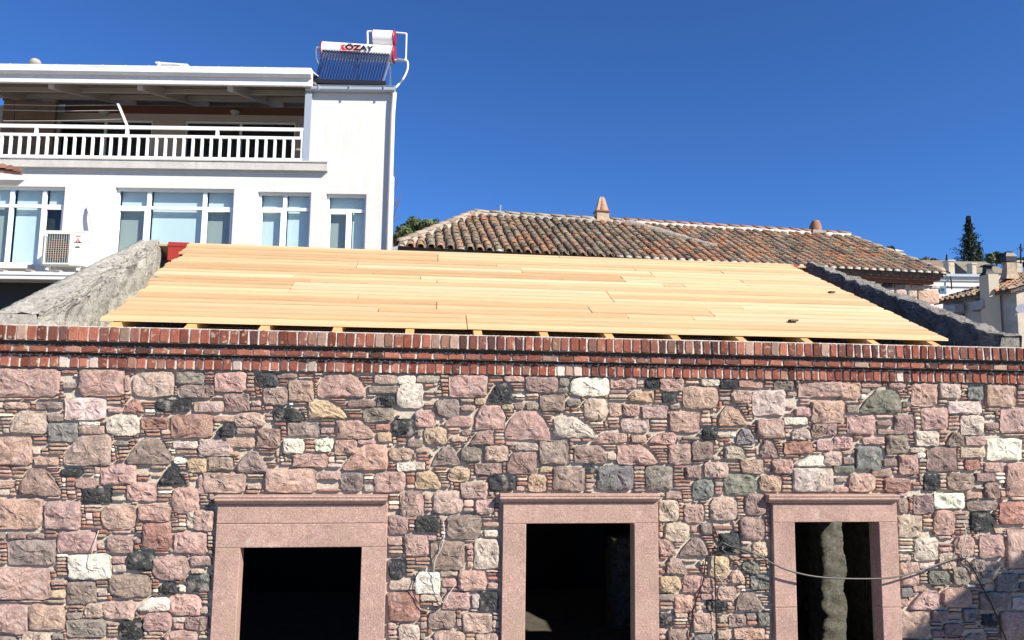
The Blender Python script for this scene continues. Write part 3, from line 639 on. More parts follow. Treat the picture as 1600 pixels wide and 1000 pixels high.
# ---- dressed pink stone window surrounds
YS = -.055
for k in WIN:
    x0, x1, x2, x3 = k['X']; zo = k['Zo']; zc0, zc1 = k['Zc']
    cap = MB()
    ca = W(k['cap'][0], 778, YS).x; cb = W(k['cap'][1], 778, YS).x
    prof = [(0.02, zc0), (YS - .006, zc0), (YS - .010, zc0 + .008), (YS - .032, zc0 + .018), (YS - .042, zc0 + .030), (YS - .040, zc0 + .042), (YS - .045, zc1 - .008), (YS - .042, zc1), (0.02, zc1)]
    n = len(prof)
    ins = [0, 0, 0, 0, 0, 0, 0, 0, 0]
    ea = [ca + max(0, .0 + (p[0] - YS + .045) * .55) if p[0] < 0 else ca + .03 for p in prof]
    V = [(ca + .012 if i in (1, 2) else ca + (.004 if i == 3 else 0), p[0], p[1]) for i, p in enumerate(prof)] + [(cb - .012 if i in (1, 2) else cb - (.004 if i == 3 else 0), p[0], p[1]) for i, p in enumerate(prof)]
    fs = [(i, n + i, n + (i + 1) % n, (i + 1) % n) for i in range(n)] + [tuple(range(n)), tuple(reversed(range(n, 2 * n)))]
    cap.add(V, [tuple(reversed(f)) for f in fs])
    sur = cap.obj('window_surround', m_pink, house)
    def block(a, b, name):
        mb = MB(); e = .004
        (X0, Z0), (X1, Z1) = a, b
        V = []
        for (dy, i_) in ((0.055, 0), (YS + e, 0), (YS, e)):
            V += [(X0 + i_, dy, Z0 + i_), (X1 - i_, dy, Z0 + i_), (X1 - i_, dy, Z1 - i_), (X0 + i_, dy, Z1 - i_)]
        fs = [(3, 2, 1, 0)]
        fs = [(0, 3, 2, 1)]
        for s_ in (0, 4):
            for i in range(4):
                j = (i + 1) % 4; fs.append((s_ + i, s_ + j, s_ + 4 + j, s_ + 4 + i))
        fs.append((8, 9, 10, 11))
        mb.add(V, fs); mb.obj(name, m_pink, sur)
    g = .0012
    if k['seam']:
        zs = W((k['il'] + k['ir']) / 2, k['seam']).z
        block((x0, zs + g), (x3, zc0 - g), 'lintel'); block((x0 - .0, zo + 0), (x3, zs - g), 'lintel')
    else:
        block((x0, zo), (x3, zc0 - g), 'lintel')
    for (a, b) in ((x0, x1), (x2, x3)):
        if k['j']:
            zj = W(a if False else (1220 if a == x0 else 1383), k['j']).z
            block((a, zj + g), (b, zo - g), 'jamb'); block((a, ZSILL + .05), (b, zj - g), 'jamb')
        else: block((a, ZSILL + .05), (b, zo - g), 'jamb')
    mb = MB(); mb.box((x0 - .03, YS - .04, ZSILL - .08), (x3 + .03, .055, ZSILL + .048)); mb.obj('sill', m_pink, sur)

# ---- gable parapets of rough cement render, roof deck, rafters
YE, YR = .16, 2.42
e0 = W(163, 498.5, YE); e1 = W(1482, 531.5, YE)
r0 = W(300, 379, YR); r1 = W(1231, 413, YR)
ze = (e0.z + e1.z) / 2; zr = (r0.z + r1.z) / 2
print('eave', e0, e1, 'ridge', r0, r1)
def deck_pt(x_, y_, lift=0.0):
    t = (y_ - YE) / (YR - YE); return (x_, y_, ze + (zr - ze) * t + lift)
NR = 22; L0 = [e0.x + (r0.x - e0.x) * t / NR for t in range(NR + 1)]; L1 = [e1.x + (r1.x - e1.x) * t / NR for t in range(NR + 1)]
deck = MB(); xm0, xm1 = e0.x + .12, e1.x - .12
yy = [YE + (YR - YE) * i / NR for i in range(NR + 1)]
# battens under the boards make the deck's own mesh
for f_ in (.10, .42, .74, .97):
    yq = YE + (YR - YE) * f_
    a = deck_pt(max(e0.x, r0.x) + .1, yq, -.030); b = deck_pt(min(e1.x, r1.x) - .1, yq, -.030)
    deck.bar(a, b, .05, .018)
q0, q1 = deck_pt(0, YE + .03, -.0215), deck_pt(0, YR - .01, -.0215)
xl_, xr_ = e0.x + .16, e1.x - .10; xl2, xr2 = r0.x + .10, r1.x - .10
deck.add([(xl_, q0[1], q0[2]), (xr_, q0[1], q0[2]), (xr2, q1[1], q1[2]), (xl2, q1[1], q1[2])], [(0, 1, 2, 3)])  # sheet added under the boards to stop sun through their gaps
deck_o = deck.obj('roof_deck', m_raft, house)
joint_at = None
for i in range(NR):
    if i % random.choice((1, 2, 3)) == 0 or joint_at is None:
        joint_at = sorted(U(e0.x + 1.0, e1.x - 1.0) for _ in range(random.choice((1, 2, 2, 3))))
        joint_at = [j for q, j in enumerate(joint_at) if q == 0 or j - joint_at[0] > 1.2]
    a0 = L0[i] + U(-.05, .05); b0 = L1[i] + U(-.01, .01)
    ed = [a0] + joint_at + [b0]
    for s_ in range(len(ed) - 1):
        g = .003
        xa, xb = ed[s_] + g, ed[s_ + 1] - g
        mb = MB(); lift = U(0, .004); tilt = U(.003, .010); th_ = .019
        n = max(2, int((xb - xa) / .5)); ph = U(0, 6); V = []
        for q in range(n + 1):
            x_ = xa + (xb - xa) * q / n; wv = .0014 * math.sin(ph + q * 1.3)
            ya, yb = yy[i] + .003, yy[i + 1] - .0045
            p0 = deck_pt(x_, ya, lift + tilt + wv); p1 = deck_pt(x_, yb, lift - .001 + wv)
            V += [p0, p1, (p1[0], p1[1], p1[2] - th_), (p0[0], p0[1], p0[2] - th_)]
        fs = []
        for q in range(n):
            for e in range(4):
                f = (e + 1) % 4; fs.append((q * 4 + e, (q + 1) * 4 + e, (q + 1) * 4 + f, q * 4 + f))
        fs += [(0, 1, 2, 3), tuple(n * 4 + q for q in (3, 2, 1, 0))]
        mb.add(V, fs); mb.obj('plank', random.choice((m_plank, m_plank, m_plank2, m_plank3)), deck_o)
# a couple of forgotten offcuts lying on the deck
# rear slope closed with boards
YN = 2 * YR - YE
for i in range(12):
    ya = YR + .01 + (YN - YR) * i / 12; yb = YR + (YN - YR) * (i + 1) / 12 - .003
    za = zr - (ya - YR) * (zr - ze) / (YR - YE) - .012; zb = zr - (yb - YR) * (zr - ze) / (YR - YE) - .012
    mb = MB(); mb.hexa([(r0.x - .4, ya, za - .02), (r1.x + .3, ya, za - .02), (r1.x + .3, yb, zb - .02), (r0.x - .4, yb, zb - .02),
                        (r0.x - .4, ya, za), (r1.x + .3, ya, za), (r1.x + .3, yb, zb), (r0.x - .4, yb, zb)])
    mb.obj('plank', m_plank, deck_o)
# rafters: heads seen in the slot above the bricks
for px in (176, 295, 411, 526, 640, 747, 851, 953, 1057, 1160, 1263, 1367, 1462):
    a = W(px, 508 + (px - 165) * .0183, .10); x_ = a.x
    xr = x_
    mb = MB()
    p0 = deck_pt(x_, .09, -.022); p1 = deck_pt(min(max(xr, r0.x + .1), r1.x - .05), YR - .06, -.022)
    mb.bar(Vector(p0) - Vector((0, 0, .055)), Vector(p1) - Vector((0, 0, .055)), .062, .105)
    mb.obj('rafter', m_raft, house)
    p2 = (p1[0], YN, ze - .1)
mb = MB()   # wall plate the rafters sit on
mb.box((e0.x - .05, .221, ZTOP[0] - .12), (e1.x + .05, .33, ze - .15)); mb.obj('wall_plate', m_raft, house)
mb = MB()   # red painted ridge beam with both ends standing out past the boards
bl = W(264, 380, YR + .02); bl2 = W(264, 407, YR + .02)
mb.box((bl.x, YR + .005, bl2.z), (W(1247, 420, YR).x, YR + .12, zr - .0)); 
mb.box((bl.x, YR + .0, zr - .04), (W(296, 380, YR).x, YR + .13, bl.z + .01))
mb.obj('ridge_beam', m_red, house)
def rough_strip(mb, rails, nlen, amp, sub, sgn=1):
    """rails: list of polylines (functions of t in 0..1) forming the profile; builds a dented skin"""
    prof = []
    for q in range(len(rails) - 1):
        for e in range(sub[q]): prof.append((q, e / sub[q]))
    prof.append((len(rails) - 1, 0)); n = len(prof); V = []
    for i in range(nlen + 1):
        t = i / nlen
        for (q, e) in prof:
            a = Vector(rails[q](t)); b = Vector(rails[min(q + 1, len(rails) - 1)](t)); p = a.lerp(b, e)
            am = amp if (e > 0) else amp * .5
            nn = noise.fractal(Vector((p.x * 8, p.y * 8, p.z * 8)), 1.0, 2.2, 4) * .045 * (1.0 if e > 0 else .7)
            V.append((p.x + U(-am, am) + nn * sgn, p.y + U(-am, am) * .5, p.z + U(-am, am) * .6 + nn * .6))
    fs = []
    for i in range(nlen):
        for j in range(n - 1):
            fs.append((i * n + j, i * n + j + 1, (i + 1) * n + j + 1, (i + 1) * n + j))
    mb.add(V, fs, (1, 1, 1), True)
def lin(a, b, c, f=.5):
    def g(t):
        a_, b_, c_ = Vector(a), Vector(b), Vector(c)
        return a_.lerp(b_, t / f) if t < f else b_.lerp(c_, (t - f) / (1 - f))
    return g
def gable(ox, ix, zo_off, side):
    # ox: outer x at front / ridge; ix: inner x; top follows the roof line zo_off above it
    (oxf, oxr), (ixf, ixr) = ox, ix
    def top(x, y): 
        return (x, y, ze + (zr - ze) * ((y - YE) / (YR - YE) if y < YR else (2 * YR - YE - y) / (YR - YE)) + zo_off)
    y0, y1, y2 = .12, YR + .02, YN + .2
    k = zo_off
    mb = MB()
    ot = lin(top(oxf, y0), top(oxr, y1), top(oxr, y2)); it = lin(top(ixf, y0), top(ixr, y1), top(ixr, y2))
    def down(g_, dx=0):
        return lambda t: (g_(t)[0] + dx, g_(t)[1], 2.62)
    mid = lambda g_, h_, dx: (lambda t: (g_(t)[0] + dx, g_(t)[1], g_(t)[2] - h_))
    sg = 1 if side == 'left' else -1
    def lowp(t):
        p = it(t); f_ = min(1, max(0, (p[1] - YE) / (YR - YE)))
        xe_ = (e0.x + (r0.x - e0.x) * f_ + .08) if side == 'left' else (e1.x + (r1.x - e1.x) * f_ - .02)
        return (xe_, p[1], p[2] - zo_off - .12)
    def lowv(t): p = it(t); return (p[0] + sg * .03, p[1], p[2] - zo_off - .06)
    def lowq(t): p = it(t); return (p[0] + sg * .03, p[1], 2.62)
    rails = [down(ot), lambda t: ot(t), lambda t: (it(t)[0], it(t)[1], it(t)[2]), lowv, lowq]
    rough_strip(mb, rails, 190, .008, [3, 8, 22, 14])
    # front cap
    a = rails[1](0); b = rails[2](0); v_ = rails[3](0); l_ = rails[4](0)
    mb.add([a, b, v_, l_, (a[0], a[1], 2.62)], [(0, 1, 2, 3, 4)]); 
    a = rails[1](1); b = rails[2](1); c = lowq(1); d = rails[0](1)
    mb.add([a, b, c, d], [(3, 2, 1, 0)])
    return mb.obj('gable_parapet', m_render if side == 'left' else m_render_shade, house)
kf = 0.0
gl0 = W(-12, 500, .12); gl1 = W(224, 372, YR + .02)
print('gable left', gl0, gl1, 'ze zr', ze, zr)
offl = ((gl1.z - zr))
gable((gl0.x, gl1.x), (W(56, 500, .12).x, W(243, 378, YR).x), offl, 'left')
gr0 = W(1262, 408, YR + .02)
offr = gr0.z - zr
print('gable right', gr0, offr, offl)
gi = W(1566, 536, .12).x; gable((gi + .15, gr0.x + .11), (gi, gr0.x), offr, 'right')
# ---- the rest of the shell and the dark room behind the windows
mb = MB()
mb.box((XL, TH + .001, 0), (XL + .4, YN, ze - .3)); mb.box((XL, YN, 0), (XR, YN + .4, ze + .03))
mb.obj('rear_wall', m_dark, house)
mb = MB(); sx0, sx1 = gi + .03, gi + .26
for (ya, yb, za, zb_) in ((TH + .001, 0.75, 0, 2.549), (0.75, 1.65, 0, .8), (0.75, 1.65, 2.3, 2.549), (1.65, YN - .001, 0, 2.549)): mb.box((sx0, ya, za), (sx1, yb, zb_))  # unseen opening added so that sun reaches the inner pier
mb.box((sx0 - .3, 2.6, 2.62), (sx0 - .001, YN - .001, 3.2)); mb.obj('side_wall', m_rubble, house)
mb = MB(); mb.box((r1.x - .1, TH + .02, 2.551), (sx1, YN - .002, 2.618)); mb.obj('sun_block_board', m_dark, house)  # unseen board added to keep stray sun out of the room
mb = MB(); mb.box((XL + .41, TH + .001, -.1), (XR, YN - .002, .14)); mb.obj('floor', m_dust, house)
def rubble_pier(x0, x1, y0, y1, z0, z1, name='pier'):
    mb = MB(); nz = 60
    V = []
    per = [(x0, y0), ((x0 * 2 + x1) / 3, y0), ((x0 + 2 * x1) / 3, y0), (x1, y0), (x1, (y0 + y1) / 2), (x1, y1), (x0, y1), (x0, (y0 + y1) / 2)]
    for i in range(nz + 1):
        z = z0 + (z1 - z0) * i / nz; ex = .012 * math.sin(i * .23) + .02 * noise.noise(Vector((i * .12, 3.3, 1.1))) + U(-.004, .004)
        for (x, y) in per: V.append((x + ex + .035 * noise.noise(Vector((x * 9, z * 7, y * 9))) + U(-.004, .004), y + .03 * noise.noise(Vector((z * 9, x * 9, 2))), z))
    fs = []
    for i in range(nz):
        for j in range(8): fs.append((i * 8 + j, i * 8 + (j + 1) % 8, (i + 1) * 8 + (j + 1) % 8, (i + 1) * 8 + j))
    fs += [tuple(reversed(range(8))), tuple(nz * 8 + j for j in range(8))]
    mb.add(V, fs, (1, 1, 1), True); mb.obj(name, m_rubble, house)
a = W(1284, 900, 1.75); b = W(1320, 900, 1.75)
rubble_pier(a.x, b.x, 1.75, 2.05, .30, W(1300, 800, 1.75).z)
a = W(956, 900, 2.9); b = W(985, 900, 2.9)
rubble_pier(a.x, b.x + .10, 2.9, 3.2, .14, W(970, 842, 2.9).z)
# ================================================================== white apartment building on the left
D0 = 16.0
def fx(px, py=300, d=D0): return F(px, py, d).x
def fz(py, px=300, d=D0): return F(px, py, d).z
def part(mb, name, m, parent, frame=FM, lab=None):
    o = mb.obj(name, m, parent, frame)
    if lab: o['label'] = lab
    return o
def fempty(name, p, label, cat, group=None, frame=FM):
    return empty(name, frame @ T(p), label, cat, group)
apt = fempty('apartment_building', (fx(300), D0, 0), 'white plastered three storey apartment building with balcony, metal canopy and square tower', 'building')
XA, XT0, XT1 = fx(-160), fx(478), fx(611.5, 300)
ZS0, ZS1 = fz(266), fz(252)      # balcony slab
mb = MB()
wins = [(-34, 101.5, 291, 413), (180, 366, 294, 425), (403, 486.5, 300, 425), (510, 573, 303, 425)]
zb = fz(418)
edges = []
cur = XA
for (a, b, t, bt) in wins:
    x0, x1 = fx(a), fx(b); zt = fz(t, (a + b) / 2)
    mb.box((cur, D0, .0), (x0, D0 + .35, ZS0)); mb.box((x0, D0, zt), (x1, D0 + .35, ZS0)); mb.box((x0, D0, 0), (x1, D0 + .35, fz(bt, (a + b) / 2)))
    cur = x1
mb.box((cur, D0, 0), (XT1, D0 + .35, ZS0)); XB = F(600, 300, D0 + 4.6).x
mb.box((XA, D0 + 4.5, 0), (XB - .6, D0 + 8, ZS1 - .01)); mb.hexa([(XT1 - .35, D0 + .351, 0), (XT1 - .02, D0 + .351, 0), (XB, D0 + 4.499, 0), (XB - .35, D0 + 4.499, 0), (XT1 - .35, D0 + .351, ZS0), (XT1 - .02, D0 + .351, ZS0), (XB, D0 + 4.499, ZS0), (XB - .35, D0 + 4.499, ZS0)]); mb.box((XA, D0 + .351, 0), (XA + .3, D0 + 4.499, ZS0))
part(mb, 'wall', m_white, apt)
ztt = fz(143, 545)
mb = MB()
mb.hexa([(XT0, D0, ZS0 + .001), (XT1, D0, ZS0 + .001), (XB, D0 + 4.6, ZS0 + .001), (XT0, D0 + 4.6, ZS0 + .001), (XT0, D0, ztt), (XT1, D0, ztt), (XB, D0 + 4.6, ztt), (XT0, D0 + 4.6, ztt)]); part(mb, 'tower', m_white, apt)
mb = MB(); mb.box((XA, D0 - .11, ZS0), (fx(511, 260, D0 - .11), D0 - .001, ZS1)); mb.box((XA, D0 - .13, ZS1 - .025), (fx(512, 260, D0 - .11), D0 - .111, ZS1 + .006))
part(mb, 'balcony_slab', m_slabp, apt)
mb = MB(); mb.box((XA, D0 + .0, ZS0 + .002), (XT0 - .001, D0 + 4.4, ZS1)); part(mb, 'balcony_floor', m_slabp, apt)
# windows: frame (> pane) with roller blinds set back behind the glass
def window(a, b, t, bt, vert, trans, small=None, lab=None, dd=.09, blinds=None):
    x0, x1 = fx(a), fx(b); z1 = fz(t, (a + b) / 2); z0 = fz(bt, (a + b) / 2); y = D0 + dd; fw = .055
    ztr = fz(trans, (a + b) / 2)
    fr = MB(); fr.box((x0 + .001, y, z0 + .001), (x0 + fw, y + .06, z1 - .001)); fr.box((x1 - fw, y, z0 + .001), (x1 - .001, y + .06, z1 - .001))
    fr.box((x0 + fw, y, z1 - fw), (x1 - fw, y + .06, z1 - .001)); fr.box((x0 + fw, y, z0 + .001), (x1 - fw, y + .06, z0 + fw))
    fr.box((x0 + fw, y - .004, ztr - .035), (x1 - fw, y + .056, ztr + .035))
    vx = [fx(v) for v in vert]
    for v in vx: fr.box((v - .04, y - .002, z0 + fw), (v + .04, y + .058, ztr - .035)); 
    for v in vx:
        if not small or v not in [fx(q) for q in small]: fr.box((v - .04, y - .002, ztr + .035), (v + .04, y + .058, z1 - fw))
    f = part(fr, 'window', m_pvc, apt)
    xs_ = [x0 + fw] + vx + [x1 - fw]
    for i in range(len(xs_) - 1):
        l = xs_[i] + (.04 if i else 0); r = xs_[i + 1] - (.04 if i < len(xs_) - 2 else 0)
        bm_ = (blinds[i] if blinds else m_blind)
        if i in (dark_s or []):
            # opening sash: thin proud frame inside
            s = MB(); q = .035
            s.box((l + .004, y - .012, z0 + fw + .004), (l + q, y + .03, ztr - .04)); s.box((r - q, y - .012, z0 + fw + .004), (r - .004, y + .03, ztr - .04))
            s.box((l + q, y - .012, ztr - .04 - q), (r - q, y + .03, ztr - .04)); s.box((l + q, y - .012, z0 + fw + .004), (r - q, y + .03, z0 + fw + q)); part(s, 'sash', m_pvc, f)
        g = MB(); g.box((l + .001, y + .022, z0 + fw), (r - .001, y + .027, ztr - .036)); part(g, 'pane', m_glass, f)
        g = MB(); g.box((l + .001, y + .13, z0 + .02), (r - .001, y + .135, ztr - .01)); part(g, 'blind', bm_, f)
    tops = [v for v in ([x0 + fw] + [v for v in vx if not (small and v in [fx(q) for q in small])] + [x1 - fw])]
    for i in range(len(tops) - 1):
        l = tops[i] + (.04 if i else 0); r = tops[i + 1] - (.04 if i < len(tops) - 2 else 0)
        g = MB(); g.box((l + .001, y + .022, ztr + .036), (r - .001, y + .027, z1 - fw)); part(g, 'pane', m_glass, f)
        g = MB(); g.box((l + .001, y + .13, ztr + .0), (r - .001, y + .135, z1 - .01)); part(g, 'blind', m_blind, f)
dark_s = [2]; window(-34, 101.5, 291, 413, [15, 66], 320, blinds=[m_blindg, m_blind, m_room])
dark_s = [0, 2]; window(180, 366, 294, 425, [230.5, 318], 323.5, blinds=[m_blindg, m_blind, m_blindg])
dark_s = [0]; window(403, 486.5, 300, 425, [444], 325.5)
dark_s = [0]; window(510, 573, 303, 425, [546.5], 328, small=[546.5], blinds=[m_blindg, m_blind])
# balcony recess
DB = D0 + 2.6
mb = MB(); zbt = fz(168, 250, DB)
doors = [(88, 238), (288, 462)]
cur = fx(-160, 200, DB); dt = fz(187, 200, DB)
for (a, b) in doors:
    x0, x1 = fx(a, 200, DB), fx(b, 200, DB)
    mb.box((cur, DB, ZS1 + .001), (x0, DB + .25, zbt)); mb.box((x0, DB, dt), (x1, DB + .25, zbt)); cur = x1
mb.box((cur, DB, ZS1 + .001), (XT0 - .002, DB + .25, zbt))
part(mb, 'balcony_wall', m_beige, apt)
mb = MB(); mb.box((XA, DB + .26, ZS1 + .001), (XT0 - .003, DB + .30, zbt - .02)); part(mb, 'dark_room', m_room, apt)
mb = MB(); mb.box((fx(100, 200, DB), DB - .03, fz(178, 250, DB)), (XT0 - .003, DB - .002, fz(166, 250, DB))); part(mb, 'ring_beam', m_tbeam, apt)
for (a, b) in doors:
    x0, x1 = fx(a, 200, DB), fx(b, 200, DB); fr = MB(); q = .05; n_ = 2
    fr.box((x0, DB + .05, ZS1 + .01), (x0 + q, DB + .1, dt - .001)); fr.box((x1 - q, DB + .05, ZS1 + .01), (x1, DB + .1, dt - .001)); fr.box((x0 + q, DB + .05, dt - q), (x1 - q, DB + .1, dt - .001))
    xm = (x0 + x1) / 2; fr.box((xm - .03, DB + .05, ZS1 + .01), (xm + .03, DB + .1, dt - q))
    f = part(fr, 'balcony_door', m_pvc, apt)
    for (l, r) in ((x0 + q, xm - .03), (xm + .03, x1 - q)):
        g = MB(); g.box((l, DB + .07, ZS1 + .02), (r, DB + .075, dt - q)); part(g, 'pane', m_glass, f)
        g = MB(); g.box((l, DB + .24, ZS1 + .02), (r, DB + .248, dt - q)); part(g, 'dark_curtain', m_room, f)
for px in (162, 367):   # round lamps under the beam
    p = F(px, 177, DB - .08); mb = MB(); mb.tube([p + Vector((0, 0, .05)), p + Vector((0, 0, .02)), p - Vector((0, 0, .06))], [.13, .13, .05], 12); part(mb, 'ceiling_lamp', m_blindg, apt)
# clad side screen at the left of the balcony, plank by plank
xsl, xsr = fx(4, 200, DB - .6), fx(84, 200, DB - .6); zs1 = fz(158, 40, DB - .6)
cl = MB(); cl.box((xsl, DB - .6, ZS1), (xsr, DB - .5, zs1)); cl_o = part(cl, 'side_screen', m_brown, apt)
nz = 9
for i in range(nz):
    z0 = ZS1 + (zs1 - ZS1) * i / nz; z1 = ZS1 + (zs1 - ZS1) * (i + 1) / nz - .015
    mb = MB(); xm = xsl + U(.25, .33); mb.box((xsl - .01, DB - .62 - U(0, .012), z0), (xm, DB - .601, z1)); part(mb, 'plank', m_brown, cl_o)
    mb = MB(); mb.box((xm + .02, DB - .62 - U(0, .012), z0), (xsr + .01, DB - .601, z1)); part(mb, 'plank', m_brown, cl_o)
mb = MB(); mb.box((xsl - .04, DB - .64, zs1 + .001), (fx(30, 200, DB - .6), DB - .46, zs1 + .05)); part(mb, 'screen_cap', m_brown, apt)
# railing
rail = MB(); yr = D0 - .06
z_a, z_b, z_c = fz(199.5, 240, yr), fz(213, 240, yr), fz(247, 240, yr); xe = fx(475, 210, yr)
rail.box((XA, yr - .025, z_a - .04), (xe, yr + .025, z_a + .035))
rail.box((XA, yr - .022, z_b - .03), (xe, yr + .022, z_b + .03))
rail.box((XA, yr - .03, z_c - .045), (xe, yr + .03, z_c + .03))
ro = part(rail, 'railing', m_wrail, apt)
px = 2.5 - 14.3 * 9
while px < 474:
    mb = MB(); x = fx(px, 230, yr); mb.box((x - .028, yr - .018, z_c + .031), (x + .028, yr + .018, z_b - .031)); part(mb, 'baluster', m_wrail, ro); px += 14.25
for px in (57, 199, 340, 474.0):
    mb = MB(); x = fx(px, 205, yr) - (.03 if px > 470 else 0); mb.box((x - .035, yr - .02, z_b + .031), (x + .035, yr + .02, z_a - .041)); part(mb, 'rail_post', m_wrail, ro)
mb = MB(); x = fx(477, 205, D0 - .06); mb.box((x - .03, D0 - .09, ZS1), (x + .12, D0 - .005, fz(140, 480, D0 - .06))); part(mb, 'corner_post', m_gutter, apt)
# clothes line bracket and lines
cl = fempty('clothes_line', F(199, 199, yr), 'clothes line strung along the balcony from a slanting white bracket on the railing', 'clothes line')
mb = MB(); a = F(199, 197, yr); b = F(184.5, 162, yr - .02); mb.bar(a, b, .045, .045); part(mb, 'bracket', m_wmetal, cl)
for (y0, y1) in ((163.5, 164), (172, 172.5), (189, 186)):
    mb = MB(); aa = F(5, y0 + 0, yr + .2); bb = F(184 + (y1 - 163) * .4, y1, yr - .01)
    mb.tube([aa, (aa + bb) / 2 - Vector((0, 0, .02)), bb], .007, 5); part(mb, 'line', m_cablew, cl)
# canopy
can = MB(); df, db = D0 - .40, D0 + 3.4
xc0, xc1 = fx(-160, 120, df), fx(487, 120, df)
zf_ = fz(130, 240, df); zbk = fz(163.5, 300, db)
xcb = fx(478, 160, db); xcb = max(xcb, XT0 - .01)
th_ = .10
can.hexa([(xc0, df + .12, zf_ + .10), (xc1, df + .12, zf_ + .10), (xc1, db, zbk + .06), (xc0, db, zbk + .06),
          (xc0, df + .12, zf_ + .15), (xc1, df + .12, zf_ + .15), (xc1, db, zbk + .12), (xc0, db, zbk + .12)])
cano = part(can, 'canopy', m_canopy, apt)
sl = (zbk - zf_) / (db - df)
for q, t in enumerate((.30, .62, .97)):
    y = df + (db - df) * t; z = zf_ + (zbk - zf_) * t + .035
    mb = MB(); mb.box((xc0, y, z - .09), (XT0 - .02, y + .07, z + .02)); part(mb, 'purlin', m_canf, cano)
for (a, b) in (((80, 129), (166, 158)), ((219, 130), (301, 165)), ((360, 132), (433, 173)), ((-70, 129), (22, 157))):
    p = F(a[0], a[1], df + .14); x = p.x
    mb = MB(); mb.bar((x, df + .13, zf_ - .0), (x, db, zbk - .02), .12, .20); part(mb, 'beam', m_canf, cano)
mb = MB(); z0, z1, z2 = fz(130, 240, df), fz(118.5, 240, df), fz(105, 240, df)
mb.box((xc0, df + .02, z0), (xc1, df + .10, z1)); part(mb, 'fascia', m_wmetal, cano)
mb = MB(); pr = [(df + .10, z1 + .001), (df - .05, z1 + .001), (df - .09, z1 + .05), (df - .09, z1 + .085), (df - .06, z1 + .10), (df - .075, z2 - .02), (df - .075, z2), (df + .10, z2)]
n = len(pr); V = [(xc0, a, b) for a, b in pr] + [(xc1 + .0, a, b) for a, b in pr]
mb.add(V, [((i + 1) % n, n + (i + 1) % n, n + i, i) for i in range(n)] + [tuple(range(n)), tuple(reversed(range(n, 2 * n)))]); part(mb, 'gutter', m_wmetal, cano)
for i in range(-3, 14):   # rib ends of the roof sheet above the gutter
    px = 15 + 36.3 * i
    if px > 470: continue
    x = fx(px, 103, df); mb = MB(); V = [(x - .05, df + .0, z2 + .001), (x + .05, df, z2 + .001), (x + .02, df, z2 + .045), (x - .02, df, z2 + .045)]
    V += [(a, df + .5, c) for (a, b, c) in V]; mb.add(V, [(0, 1, 2, 3), (7, 6, 5, 4), (0, 4, 5, 1), (1, 5, 6, 2), (2, 6, 7, 3), (3, 7, 4, 0)]); part(mb, 'sheet_rib', m_oldm, cano)
mb = MB(); mb.hexa([(xc0, df + .11, z2 - .02), (xc1, df + .11, z2 - .02), (xc1, db, zbk + .121), (xc0, db, zbk + .121), (xc0, df + .11, z2 - .0), (xc1, df + .11, z2), (xc1, db, zbk + .15), (xc0, db, zbk + .15)]); part(mb, 'roof_sheet', m_wmetal, cano)
# tower gutter, downpipe, ledge pieces
mb = MB(); g0, g1 = fx(477, 137, D0 - .15), fx(616.5, 137, D0 - .15); z0, z1 = fz(141.5, 545, D0 - .15), fz(134, 545, D0 - .15)
pr = [(D0 + .0, z0), (D0 - .12, z0), (D0 - .16, z0 + .03), (D0 - .16, z1 - .015), (D0 - .175, z1), (D0 + .0, z1)]
n = len(pr); V = [(g0, a, b) for a, b in pr] + [(g1, a, b) for a, b in pr]
mb.add(V, [((i + 1) % n, n + (i + 1) % n, n + i, i) for i in range(n)] + [tuple(range(n)), tuple(reversed(range(n, 2 * n)))]); tg = part(mb, 'tower_gutter', m_gutter, apt)
for px in (498, 546, 600):
    mb = MB(); x = fx(px, 137, D0 - .16); mb.box((x - .012, D0 - .185, z0 - .005), (x + .012, D0 - .161, z1 + .004)); part(mb, 'gutter_clip', m_alu, tg)
mb = MB(); mb.hexa([(g0 + .02, D0 - .05, z1 + .001), (g1 + .02, D0 - .05, z1 + .001), (XB, D0 + 4.7, z1 + .001), (g0 + .02, D0 + 4.7, z1 + .001), (g0 + .02, D0 - .05, z1 + .06), (g1 + .02, D0 - .05, z1 + .06), (XB, D0 + 4.7, z1 + .06), (g0 + .02, D0 + 4.7, z1 + .06)]); part(mb, 'tower_roof', m_gutter, apt)
mb = MB(); xd = fx(611, 300, D0 - .06) - .02
mb.tube([(xd + .02, D0 - .06, z0), (xd + .02, D0 - .07, z0 - .1), (xd, D0 - .06, z0 - .5), (xd - .0, D0 - .06, fz(395, 605, D0 - .06))], .055, 10); part(mb, 'downpipe', m_white, apt)
mb = MB(); mb.box((XT1 + .001, D0 + .2, fz(386, 605) - .02), (fx(622, 383) + .1, D0 + .6, fz(381, 605))); part(mb, 'ledge', m_gutter, apt)
# sill band, lower gutter and the shaded lean-to below
zsl = fz(413, 60, D0 - .5)
mb = MB(); mb.box((XA, D0 - .28, fz(419, 60, D0 - .28)), (fx(40, 413, D0 - .28), D0 - .001, fz(414, 60, D0 - .28))); part(mb, 'sill', m_white, apt)
mb = MB(); dq = D0 - .9; zg0, zg1 = fz(436, 60, dq), fz(426, 60, dq)
mb.box((XA, dq, zg0), (fx(190, 430, dq), dq + .12, zg1)); mb.box((XA, dq - .02, zg1 - .05), (fx(190, 430, dq), dq - .001, zg1 + .02)); part(mb, 'lower_gutter', m_wmetal, apt)
mb = MB(); mb.hexa([(XA, dq + .13, zg0), (fx(190, 430, dq), dq + .13, zg0), (fx(190, 430, dq), D0 - .002, zg0 + .1), (XA, D0 - .002, zg0 + .1),
                    (XA, dq + .13, zg1 - .01), (fx(190, 430, dq), dq + .13, zg1 - .01), (fx(190, 430, dq), D0 - .002, zg1 + .08), (XA, D0 - .002, zg1 + .08)]); part(mb, 'lean_to_roof', m_slabp, apt)
